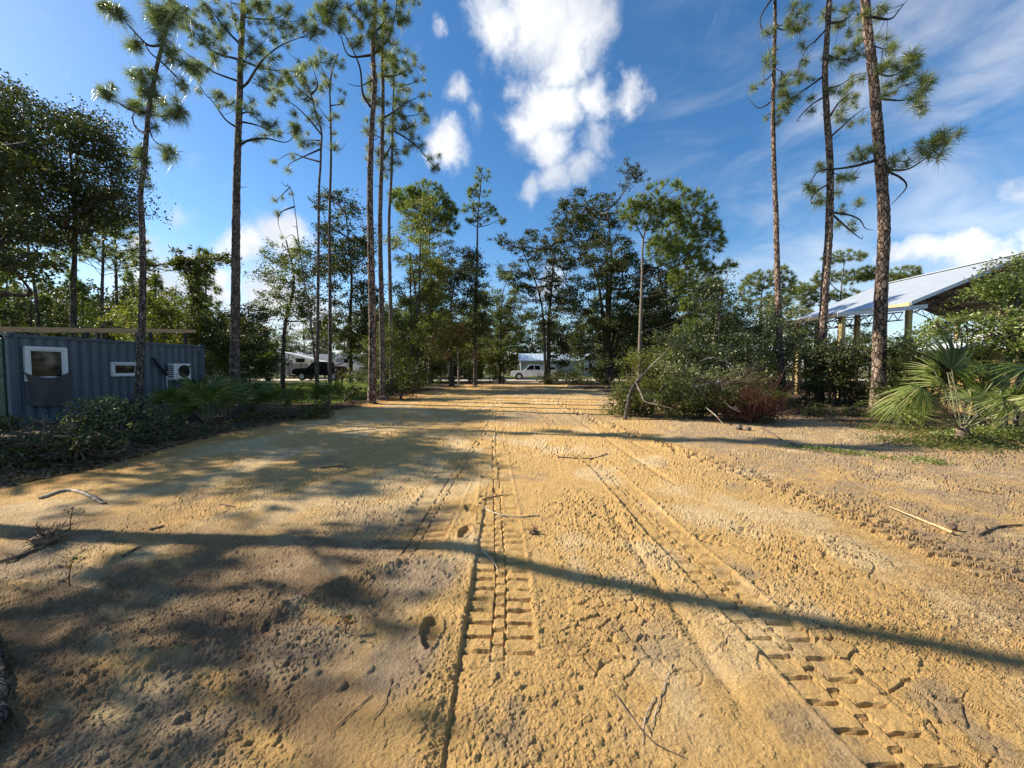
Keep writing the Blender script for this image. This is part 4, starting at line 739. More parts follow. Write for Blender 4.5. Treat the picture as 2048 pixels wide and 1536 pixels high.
# background wood: four kinds, copied as single trees
def make_bg():
    protos = []
    lab = {0: 'background pine with short dense needle tufts low on its stem', 1: 'background pine with bare stem and small crown', 2: 'round dark background broadleaf tree', 3: 'loose mid-green background broadleaf tree'}
    for k in range(4):
        rng = np.random.default_rng(900 + k); root = empty('pine_tree' if k < 2 else 'background_tree', (0, 0, 0)); tag(root, lab[k], 'tree', ['dense background pines', 'bare-stemmed background pines', 'dark background trees', 'mid-green background trees'][k])
        H = [11, 14, 8.5, 9.5][k]; mb = MB(); S, _ = trunk_mesh(mb, [np.array([0, 0, -.2]), np.array([.15, .1, H * .4]), np.array([-.1, 0, H * .75]), np.array([0, .1, H])], .13 if k < 2 else .16, .03, rng, .5, 8); mb.build('trunk', M['bark_thin' if k < 2 else 'oakbark'], root)
        mf = MB(); br = MB()
        if k < 2:
            z = np.sort(rng.uniform(H * (.22 if k == 0 else .6), H, 150)); a = rng.uniform(0, 6.28, 150); rr = (H * 1.03 - z) / (H * .8 if k == 0 else H * .4) * 2.2 * rng.uniform(.3, 1, 150) + .2
            C = np.stack([rr * np.cos(a), rr * np.sin(a), z + .25 * rr], 1); D = unit(np.stack([np.cos(a), np.sin(a), 0 * a + .7], 1)); merged_tufts(mf, C, D, np.full(150, 1.5), rng, 34, .3, .022, .25)
            for c in C[::4]: br.tube(spline([[0, 0, c[2] - .5 * math.hypot(c[0], c[1])], c], .8), .02, 4)
            mf.build('crown', M['needle_far' if k == 0 else 'needle'], root)
        else:
            bl = [(np.array([rng.uniform(-1.6, 1.6), rng.uniform(-1.6, 1.6), z]), np.array([1.7, 1.7, 1.15]) * rng.uniform(.7, 1.1)) for z in np.linspace(H * .14, H * .93, 9)]
            foliage(mf, bl, .21, 1.9, rng, .5)
            for c, r in bl: br.tube(spline([[0, 0, max(.3, c[2] - 1)], c], .6), .03, 5)
            mf.build('crown', M['leaf_dark' if k == 2 else 'leaf_mid'], root)
        br.build('branches', M['limb'], root); protos.append(root)
    spots = []; rnd = random.Random(5)
    def put(px, Y, k, s): spots.append((px, Y, k, s))
    # pine stand behind the container
    for px, Y, k, s in ((25, 30, 0, .85), (75, 27, 1, 1.0), (215, 26, 1, .98), (240, 29, 1, 1.12), (100, 38, 0, .95), (165, 42, 0, .95), (200, 36, 0, .75), (260, 40, 0, .9), (300, 44, 0, .95), (55, 44, 0, 1.0), (130, 50, 0, 1.1), (235, 52, 0, 1.0), (335, 50, 0, .9), (0, 50, 0, 1.1), (-60, 40, 0, 1.0), (-150, 36, 0, 1), (-110, 26, 1, 1), (180, 30, 3, .55), (280, 33, 3, .6), (90, 33, 2, .6), (20, 36, 2, .6), (-60, 30, 3, .7), (140, 34, 3, .5)): put(px, Y, k, s)
    for q, px in enumerate(range(-60, 440, 30)): put(px + rnd.uniform(-10, 10), 25 + 4 * (q % 4), [0, 0, 3, 0, 2][q % 5], rnd.uniform(.62, .85))
    for px, Y, k, s in ((410, 38, 2, .75), (440, 46, 3, .8), (490, 40, 2, .8), (530, 62, 3, .9), (570, 66, 2, .95), (610, 64, 3, .95), (650, 62, 2, 1.0), (690, 60, 3, 1.0), (730, 56, 2, .95), (770, 44, 3, .85), (800, 42, 2, .9), (830, 60, 2, 1.0), (865, 44, 3, .8), (900, 58, 3, .9), (930, 60, 2, .9), (960, 62, 3, .85), (780, 34, 3, .6), (745, 36, 2, .6),
                        (990, 76, 2, 1.0), (1020, 84, 3, 1.1), (1060, 88, 2, 1.1), (1100, 90, 3, 1.1), (1140, 88, 2, 1.1), (1180, 86, 3, 1.1), (1220, 62, 2, .9), (1260, 50, 3, .9), (1300, 46, 2, .9), (1340, 50, 2, 1.0), (1390, 46, 3, .95), (1430, 40, 2, .85), (1470, 44, 3, .85), (1500, 38, 2, .7), (1560, 40, 3, .75), (1600, 42, 2, .75), (1640, 46, 3, .7), (1690, 44, 2, .7), (1740, 46, 3, .75), (1790, 42, 2, .6), (1850, 44, 3, .6), (1930, 46, 2, .7), (2040, 48, 3, .8), (2140, 40, 2, .8), (1155, 62, 3, .5), (1205, 56, 2, .6), (940, 46, 2, .55), (870, 52, 2, .7)): put(px, Y, k, s)
    for q, px in enumerate(list(range(735, 1000, 22)) + list(range(1235, 1420, 26)) + list(range(410, 545, 24))): put(px + rnd.uniform(-8, 8), [39, 43, 41][q % 3] if px > 600 else 33 + 3 * (q % 3), 2 + q % 2, rnd.uniform(.40, .60))
    for q, px in enumerate(range(420, 1010, 30)): put(px, 62 + 4 * (q % 3), 2 + q % 2, rnd.uniform(.7, 1.0))
    for q, px in enumerate(range(-40, 420, 40)): put(px, 30 + 5 * (q % 3), 2 + q % 2, rnd.uniform(.3, .5))
    for q, px in enumerate(list(range(742, 985, 27)) + list(range(1225, 1330, 30))): put(px + rnd.uniform(-6, 6), 48 + 5 * (q % 3) if px > 1000 else 56 + 3 * (q % 3), 2 + q % 2, rnd.uniform(1.05, 1.35))
    for q, px in enumerate(range(-20, 430, 42)): put(px + rnd.uniform(-8, 8), 33 + 4 * (q % 3), [2, 0, 2][q % 3], rnd.uniform(.85, 1.1))
    for q, px in enumerate(range(1000, 1215, 32)): put(px, 86 + 3 * (q % 3), 2 + q % 2, rnd.uniform(1.3, 1.6))
    first = [True] * 4
    for px, Y, k, s in spots:
        o = protos[k] if first[k] else copy_tree(protos[k]); first[k] = False
        w_ = ('behind the container' if px < 420 else 'round the campers' if px < 725 else 'left of the white pickup' if px < 1010 else 'round the grey house' if px < 1230 else 'behind the brush heap' if px < 1520 else 'behind the barn')
        small = k > 1 and s < .56; o['label'] = ('low ' + ('dark' if k == 2 else 'mid-green') + ' background bush ' if small else lab[k] + ' ') + w_; o['group'] = ('low background bushes ' if small else ['dense background pines ', 'bare-stemmed background pines ', 'dark background trees ', 'mid-green background trees '][k]) + w_
        if small: o['category'] = 'bush'; o.name = 'background_bush'
        elif k > 1: o['category'] = 'tree'
        x = (px - 1024) / F * Y; s *= rnd.uniform(.93, 1.07)
        o.location = (x, Y, -.16 if Y > 46 or abs(x) > 2.05 * Y else 0); o.rotation_euler = (0, 0, rnd.uniform(0, 6.28)); o.scale = (s * rnd.uniform(.85, 1.15), s * rnd.uniform(.85, 1.15), s)
make_bg()
#@@PART2
# ------------------------------------------------------------------ the blue container and what is fixed to it
def hexmat(name, col, **k): return plain(name, col, **k)
def weathered(name, col, dirt, rough=.5, metal=0.0, sc=1.6):
    m, T, b = newmat(name); co = objco(T)
    st = T.noise(T.vscale(co, (7, 7, .7)), sc * 1.2, 6.0, .65); bl = T.noise(co, sc * 2.5, 6.0, .7); fn = T.noise(co, 40, 3.0)
    c = T.mix(T.mapr(st, .48, .75, 0, .55), col, dirt); c = T.mix(T.mapr(bl, .55, .8, 0, .6), c, dirt); c = T.mix(T.mapr(fn, .3, .7, 0, .25), c, tuple(x * .75 for x in col))
    T.link(c, b.inputs['Base Color']); b.inputs['Roughness'].default_value = rough; b.inputs['Metallic'].default_value = metal
    T.link(T.mapr(bl, .3, .8, rough * .8, min(1, rough * 1.4)), b.inputs['Roughness']); bump(T, b, T.noise(co, 9, 4.0), .004, .5); return m
M['cblue'] = weathered('container_blue_paint', (.082, .108, .132), (.058, .074, .088), .5)
M['cgreen'] = weathered('container_green_paint', (.03, .075, .045), (.05, .045, .03), .55)
M['white'] = weathered('white_vinyl', (.74, .75, .74), (.5, .49, .45), .4)
M['glass'] = newmat('dark_glass')[0]; _b = M['glass'].node_tree.nodes['Principled BSDF']; _b.inputs['Base Color'].default_value = (.012, .015, .015, 1); _b.inputs['Roughness'].default_value = .04; _b.inputs['Specular IOR Level'].default_value = .6
M['black'] = plain('black_plastic', (.018, .018, .02), .45, var=.2)
M['rubber'] = plain('tyre_rubber', (.02, .02, .02), .85, var=.2)
M['cloth'] = plain('grey_cloth', (.10, .095, .09), .95, var=.12, scale=60, bumpd=.004, spec=.1)
def woodmat(name, ca, cb):
    m, T, b = newmat(name); co = objco(T); g = T.noise(T.vscale(co, (1.2, 22, 22)), 2.0, 5.0, .6, dist=.6); kn = T.noise(co, 5, 2.0)
    T.link(T.mix(T.mapr(kn, .62, .75, 0, .6), T.mix(T.mapr(g, .35, .68), ca, cb), tuple(x * .45 for x in ca)), b.inputs['Base Color']); b.inputs['Roughness'].default_value = .75; b.inputs['Specular IOR Level'].default_value = .25; return m
M['lumber'] = woodmat('raw_lumber', (.40, .26, .13), (.58, .41, .23))
M['post'] = woodmat('treated_post', (.30, .23, .10), (.44, .35, .17))
M['steel'] = plain('black_steel', (.03, .03, .032), .5, .3, var=.2)
M['galv'] = weathered('galvalume', (.47, .51, .55), (.42, .45, .49), .4, .3, .7)
M['tin'] = weathered('painted_tin', (.56, .63, .70), (.46, .52, .58), .4, .2, .7)
M['trim'] = weathered('grey_trim', (.42, .44, .46), (.33, .34, .35), .45, .3)

A0 = P(20, 800, 10.35); B0 = P(411, 800, 16.35); CU = Vector((B0.x - A0.x, B0.y - A0.y, 0)); CLEN = CU.length; CU.normalize(); CN = Vector((-CU.y, CU.x, 0)); CO = Vector((A0.x, A0.y, 0)); CRZ = math.atan2(CU.y, CU.x)
def cpt(px, py, off=0.0):                      # picture point on the long side of the container -> its own x, z
    d = ray(px, py); o = Vector((0, 0, CAMH)); t = ((CO - CN * off) - o).dot(CN) / d.dot(CN); p = o + d * t - CO; return p.dot(CU), p.z
def container():
    H, Wd = 2.6, 2.44; root = empty('shipping_container', CO, CRZ); tag(root, 'blue corrugated steel shipping container with two white-framed windows and green door end', 'container')
    def corrug(x0, x1, z0, z1, y, name, mat):
        prof = []; x = x0; per = .276
        while x < x1:
            for dx, dy in ((0, 0), (.07, 0), (.138, .036), (.208, .036)):
                if x + dx < x1: prof.append((x + dx, dy))
            x += per
        prof.append((x1, 0)); n = len(prof); V = [[p[0], y + p[1], z0] for p in prof] + [[p[0], y + p[1], z1] for p in prof]; i = np.arange(n - 1)
        MB().add(V, np.stack([i, i + 1, n + i + 1, n + i], 1)).build(name, mat, root)
    corrug(.15, CLEN - .15, .17, H - .11, .012, 'side_panel', M['cblue'])
    for nm, c, d, mt in (('bottom_rail', (CLEN / 2, .02, .1), (CLEN - .3, .06, .16), 'cblue'), ('top_rail', (CLEN / 2, .02, H - .07), (CLEN - .3, .06, .09), 'cblue'), ('roof', (CLEN / 2, Wd / 2, H - .04), (CLEN - .1, Wd - .14, .05), 'cblue'), ('back_wall', (CLEN / 2, Wd, H / 2), (CLEN - .1, .05, H - .1), 'cblue'), ('far_end', (CLEN, Wd / 2, H / 2), (.05, Wd - .1, H - .1), 'cblue'), ('floor', (CLEN / 2, Wd / 2, .12), (CLEN - .1, Wd - .14, .1), 'cgreen')):
        MB().box(c, d, 0, None, .008).build(nm, M[mt], root)
    for y in (0.03, Wd - .03):
        for x in (.075, CLEN - .075):
            MB().box((x, y, H / 2), (.15, .12, H - .26), 0, None, .01).build('corner_post', M['cblue'], root)
            for z in (.06, H - .06):
                c = MB().box((x, y, z), (.178, .162, .118), 0, None, .012).build('corner_casting', M['cblue'], root)
                if y < 1: MB().cyl((x, y - .084, z), (x, y - .078, z), .034, 12).build('casting_hole', M['black'], c)
    for k in (0, 1): 
        y = .1 + k * 1.13; d = MB().box((-.012, y + .555, H / 2), (.05, 1.1, H - .3), 0, None, .01).build('door', M['cgreen'], root)
        for q in (.3, .8): MB().cyl((-.055, y + q, .2), (-.055, y + q, H - .2), .018, 8).build('lock_rod', M['cgreen'], d)
    def window(x0, x1, z0, z1, fw, nm):
        w = MB()
        w.box(((x0 + x1) / 2, -.03, z1 - fw / 2), (x1 - x0, .09, fw), 0, None, .008).box(((x0 + x1) / 2, -.03, z0 + fw / 2), (x1 - x0, .09, fw), 0, None, .008)
        w.box((x0 + fw / 2, -.03, (z0 + z1) / 2), (fw, .088, z1 - z0 - 2 * fw), 0, None, .008).box((x1 - fw / 2, -.03, (z0 + z1) / 2), (fw, .088, z1 - z0 - 2 * fw), 0, None, .008)
        f2 = fw + .035
        for bx in ((x0 + fw + .0175, .035, 0), (x1 - fw - .0175, .035, 0)): w.box((bx[0], -.015, (z0 + z1) / 2), (bx[1], .07, z1 - z0 - 2 * fw - .002))
        for bz in (z0 + fw + .0175, z1 - fw - .0175): w.box(((x0 + x1) / 2, -.015, bz), (x1 - x0 - 2 * fw - .074, .07, .035))
        o = w.build('window', M['white'], root); MB().box(((x0 + x1) / 2, -.012, (z0 + z1) / 2), (x1 - x0 - 2 * f2, .012, z1 - z0 - 2 * f2)).build('pane', M['glass'], o); tag(o, nm)
    xa, zt = cpt(45, 692); xb, _ = cpt(131, 700); _, zb = cpt(90, 762); window(xa, xb, zb, zt, .095, 'large white-framed window')
    xa, zt = cpt(220, 724); xb, zb = cpt(275, 752); window(xa, xb, zb, zt, .075, 'small white-framed slit window')
    # sign bracket hooks and the cable down the far end
    x, z = cpt(397, 700); MB().tube(spline([(x, -.03, z), (x, -.045, .9), (x + .02, -.03, .3)], .2), .012, 6).build('cable', M['black'], root)
    x, z = cpt(385, 702); MB().tube(spline([(x, -.02, z), (x, -.06, z - .12), (x + .08, -.05, z - .16)], .03), .01, 6).build('hook', M['steel'], root)
    return root
container()
def hanging_cloth():
    root_z = 0; (xa, za), (xb, zb), (_, zc) = cpt(43, 745), cpt(136, 742), cpt(90, 812); nx, nz = 34, 26; w = xb - xa; V = []
    o = empty('hanging_cloth', CO + CU * xa, CRZ)
    for th in (0, .006):
        for j in range(nz):
            for i in range(nx):
                u = i / (nx - 1); v = j / (nz - 1); top = za + (zb - za) * u - .17 * 4 * u * (1 - u) * (1 - .0 * v); bot = zc + .05 * (1 - u) - .05 * math.sin(math.pi * u) + (.03 if u < .05 else 0)
                z = top + (bot - top) * v; pinch = 1 - .0 * v; x = w * (.5 + (u - .5) * (1.0 - .10 * math.sin(math.pi * v) * (1 if v > .1 else v * 10) - .04 * v)) + .05 * v
                fold = .030 * math.sin(9 * abs(u - .5) * (1.4 - v) + 3.5 * v + (u - .5) * 3) * (1 - abs(2 * u - 1) ** 3) + .02 * math.sin(17 * u + 4 * v) * v; V.append([x, -.10 - .035 * math.sin(math.pi * u) - fold - th, z])
    n = nx * nz; i = np.arange(nz - 1)[:, None] * nx; j = np.arange(nx - 1)[None, :]; Q = np.stack([i + j, i + j + 1, i + nx + j + 1, i + nx + j], -1).reshape(-1, 4); mb = MB(); mb.add(V, [Q, Q[:, ::-1] + n], 0, True)
    b = [k for k in range(nx)] + [k * nx + nx - 1 for k in range(1, nz)] + [(nz - 1) * nx + k for k in range(nx - 2, -1, -1)] + [k * nx for k in range(nz - 2, 0, -1)]; b = np.array(b); b2 = np.roll(b, -1); mb.add(V, np.stack([b, b + n, b2 + n, b2], 1))
    mb.build('fabric', M['cloth'], o); pg = MB()
    for x, z in ((.0, za), (w, zb)): MB().cyl((x, -.12, z - .01), (x, -.0, z - .01), .012, 8).build('peg', M['steel'], o)
    tag(o, 'dark grey cloth hung over the lower half of the container window', 'cloth')
hanging_cloth()
def air_conditioner():
    xa, zt = cpt(334, 727, .1); xb, zb = cpt(383, 757, .4); root = empty('air_conditioner', CO + CU * xa, CRZ); tag(root, 'white outdoor air conditioner unit on a bracket on the container wall', 'air conditioner'); w = xb - xa; h = zt - zb; y0, y1 = -.40, -.10
    case = MB().box((w / 2, (y0 + y1) / 2, zb + h / 2), (w, y1 - y0, h), 0, None, .02).build('casing', M['white'], root)
    cx, cz, r = w * .56, zb + h * .5, h * .40; g = MB()
    g.cyl((cx, y0 - .004, cz), (cx, y0 - .001, cz), r, 28); g.build('fan_opening', M['black'], root)
    g = MB()
    for rr in (r, r * .75, r * .5, r * .25): t = np.linspace(0, 2 * math.pi, 33); g.tube(np.stack([cx + rr * np.cos(t), 0 * t + y0 - .015, cz + rr * np.sin(t)], 1), .006, 5)
    for k in range(12): t = k * math.pi / 6; g.tube(np.array([[cx + .1 * r * math.cos(t), y0 - .014, cz + .1 * r * math.sin(t)], [cx + r * .6 * math.cos(t), y0 - .014, cz + r * .6 * math.sin(t)], [cx + r * math.cos(t), y0 - .014, cz + r * math.sin(t)]]), .004, 4)
    g.build('fan_grille', M['black'], root)
    MB().box((w * .9, y0 - .003, zb + h * .8), (w * .13, .006, h * .12)).build('badge', M['black'], root)
    for k in range(6): MB().box((-.004, (y0 + y1) / 2, zb + h * (.16 + .135 * k)), (.008, (y1 - y0) * .8, h * .07)).build('side_louvre', M['black'], root)
    for x in (.08, w - .08): MB().box((x, (y0 - .05) / 2, zb - .02), (.04, abs(y0) + .05, .04)).box((x, -.02, zb + .12), (.04, .03, .35)).build('bracket', M['white'], root)
    p = [cpt(q[0], q[1], .1) for q in ((308, 718), (312, 727), (322, 738), (333, 750))]; s = spline([(p[0][0] - xa, -.02, p[0][1])] + [(q[0] - xa, -.12, q[1]) for q in p], .05); MB().tube(s, .045, 8).build('insulated_pipe', M['black'], root)
    p = [cpt(q[0], q[1], .1) for q in ((333, 752), (336, 790), (335, 806))]; MB().tube(spline([(q[0] - xa, -.1, q[1]) for q in p], .1), .014, 6).build('drain_hose', M['white'], root)
    p = [cpt(q[0], q[1], .12) for q in ((380, 757), (355, 768), (340, 778), (341, 792), (355, 790))]; MB().tube(spline([(q[0] - xa, -.12, q[1]) for q in p], .06), .014, 6).build('cable', M['black'], root)
air_conditioner()
def roof_frame():
    root = empty('roof_frame', CO + Vector((0, 0, 2.6)), CRZ); tag(root, 'raw lumber shed-roof frame on short posts over the container', 'roof frame')
    def zl(x): return .015 + (x / CLEN) * .50 
    for x in (.25, 1.9, 3.9, 5.3):
        for y in (.1, 2.25): MB().box((x, y, (zl(x) + .02) / 2 + .0), (.09, .09, zl(x) + .02)).build('post', M['steel'], root)
    ang = math.atan2(.50, CLEN); R = Matrix.Rotation(-ang, 3, 'Y')
    for (x0, x1, y, dz) in ((-.2, 2.95, .03, 0), (2.5, 5.75, .075, .012), (-.2, 2.95, 2.3, 0), (2.5, 5.75, 2.25, .012)):
        xm = (x0 + x1) / 2; MB().box((xm, y, zl(xm) + .072 + dz), (x1 - x0, .042, .14), 0, R, .004).build('beam', M['lumber'], root)
    for x in np.arange(.1, 5.7, .8): MB().box((x, 1.16, zl(x) + .10), (.042, 2.1, .08), 0, None, .004).build('rafter', M['lumber'], root)
roof_frame()

# ------------------------------------------------------------------ the open barn and the small shed on the right
def pole_barn():
    root = empty('pole_barn', (20.9, 20.2, 0)); tag(root, 'open pole barn with pale metal gable roof, wooden posts and black steel trusses', 'barn'); off = np.array([20.9, 20.2, 0.])
    Y0, Y1 = 19.9, 28.4; ex, ez, rx, rz = 20.7, 5.03, 26.95, 7.62; lx0, lz0, lx1, lz1 = 16.9, 4.44, 21.55, 4.88
    def bld(mb, n, m, p=root): return mb.build(n, m, p, off)
    def slab(x0, z0, x1, z1, y0, y1, th):     # sloping slab with standing ribs
        mb = MB(); dx, dz = x1 - x0, z1 - z0; L = math.hypot(dx, dz); nx, nz = -dz / L * th, dx / L * th
        mb.prism([(x0, z0), (x1, z1), (x1 + nx, z1 + nz), (x0 + nx, z0 + nz)], y0, y1)
        for yy in (): mb.prism([(x0 + nx, z0 + nz), (x1 + nx, z1 + nz), (x1 + 1.6 * nx, z1 + 1.6 * nz), (x0 + 1.6 * nx, z0 + 1.6 * nz)], yy, yy + .03)
        return mb
    w = .9; y = Y0
    while y < Y1 - .05:
        y2 = min(Y1, y + w - .002)
        for a_ in ((ex, ez, rx, rz), (2 * rx - ex, ez, rx, rz)):
            q = a_ if a_[0] < a_[2] else (a_[2], a_[3], a_[0], a_[1]); bld(slab(*q, y, y2, .035), 'roof_panel', M['galv'])
        bld(slab(lx0, lz0, lx1 - .9, lz1 - .08, y, y2, .035), 'lean_to_panel', M['galv']); y += w
    bld(MB().box((rx, (Y0 + Y1) / 2, rz + .06), (.4, Y1 - Y0 + .02, .05), 0, None, .01), 'ridge_cap', M['galv'])
    for yy in (Y0 - .02, Y1 + .02):
        for s in (1, -1):
            xa, xb = (ex, rx) if s == 1 else (2 * rx - ex, rx); d = MB(); P4 = [(xa, ez - .14), (xb, rz - .14), (xb, rz + .05), (xa, ez + .05)]; d.prism(P4 if s == 1 else P4[::-1], yy - .02, yy + .02); bld(d, 'rake_trim', M['trim'])
        d = MB(); d.prism([(lx0, lz0 - .16), (lx1, lz1 - .16), (lx1, lz1 + .05), (lx0, lz0 + .05)], yy - .03, yy + .03); bld(d, 'fascia', M['trim'])
    bld(MB().box((lx0 - .01, (Y0 + Y1) / 2, lz0 - .05), (.05, Y1 - Y0, .2)), 'eave_trim', M['oakbark']); bld(MB().box((ex + .02, (Y0 + Y1) / 2, ez - .09), (.06, Y1 - Y0 - .1, .22)), 'eave_beam', M['lumber'])
    for yy in (20.2, 23.2, 26.2, 28.2):
        for xx, h in ((20.95, ez - .02), (17.45, lz0 - .02), (32.9, ez - .02)): bld(MB().box((xx, yy, h / 2), (.22, .2, h), 0, None, .01), 'post', M['post'])
        tr = MB()
        def web(x0, z0, x1, z1, dep, n):
            t = [np.array([x0 + (x1 - x0) * k / n, yy + .16, z0 + (z1 - z0) * k / n]) for k in range(n + 1)]; b = [p - [0, 0, dep] for p in t]
            for a_, c_ in ((t[0], t[-1]), (b[0], b[-1])): tr.tube(np.array([a_, (a_ + c_) / 2, c_]), .032, 4)
            for k in range(n): m = (b[k] + b[k + 1]) / 2; tr.tube(np.array([t[k], (t[k] + m) / 2, m]), .02, 4); tr.tube(np.array([m, (t[k + 1] + m) / 2, t[k + 1]]), .02, 4)
        web(ex + .2, ez - .16, rx, rz - .16, .48, 9); web(2 * rx - ex - .2, ez - .16, rx, rz - .16, .48, 9); web(lx0 + .3, lz0 - .2, ex + .1, lz1 - .28, .42, 7); bld(tr, 'truss', M['steel'])
    for k in range(8):
        f = (k + .5) / 8
        for s in (1, -1): bld(MB().box(((ex + (rx - ex) * f) if s == 1 else (2 * rx - ex - (rx - ex) * f), (Y0 + Y1) / 2, ez + (rz - ez) * f - .06), (.04, Y1 - Y0 - .1, .1)), 'purlin', M['lumber'])
pole_barn()
def shed():
    a_ = Vector((13.9, 10.7, 0)); b_ = Vector((18.6, 17.3, 0)); u = (b_ - a_); L = u.length; rz = math.atan2(u.y, u.x); root = empty('shed', a_, rz); tag(root, 'small shed with white metal roof and tan plywood wall hidden behind the big palmetto', 'shed')
    M['ply'] = woodmat('plywood', (.42, .28, .11), (.58, .42, .20)); M['whiteroof'] = weathered('white_metal_roof', (.80, .81, .80), (.7, .7, .68), .4)
    MB().box((L / 2, -1.5, 1.1), (L - .3, 2.6, 2.2), 0, None, .01).build('wall', M['ply'], root)
    n = 8
    for k in range(n):
        x0 = L * k / n; x1 = L * (k + 1) / n - .006; V = [[x0, .35, 2.28], [x1, .35, 2.28], [x1, -1.5, 3.0], [x0, -1.5, 3.0], [x0, .35, 2.31], [x1, .35, 2.31], [x1, -1.5, 3.03], [x0, -1.5, 3.03]]; MB().add(V, np.array([[3, 2, 1, 0], [4, 5, 6, 7], [0, 1, 5, 4], [1, 2, 6, 5], [2, 3, 7, 6], [3, 0, 4, 7]])).build('roof_panel', M['whiteroof'], root)
    V = [[0, -1.5, 3.0], [L, -1.5, 3.0], [L, -3.3, 2.3], [0, -3.3, 2.3], [0, -1.5, 3.03], [L, -1.5, 3.03], [L, -3.3, 2.33], [0, -3.3, 2.33]]; MB().add(V, np.array([[3, 2, 1, 0], [4, 5, 6, 7], [0, 1, 5, 4], [1, 2, 6, 5], [2, 3, 7, 6], [3, 0, 4, 7]])).build('back_roof', M['whiteroof'], root)
    MB().box((L / 2, -1.5, 3.05), (L, .3, .03), 0, None, .008).build('ridge_cap', M['trim'], root)
    for x in (0.14, L - .14): MB().add([[x, -.2, 2.2], [x, -2.8, 2.2], [x, -1.5, 2.95]], np.array([[0, 1, 2]])).build('gable', M['ply'], root)
shed()

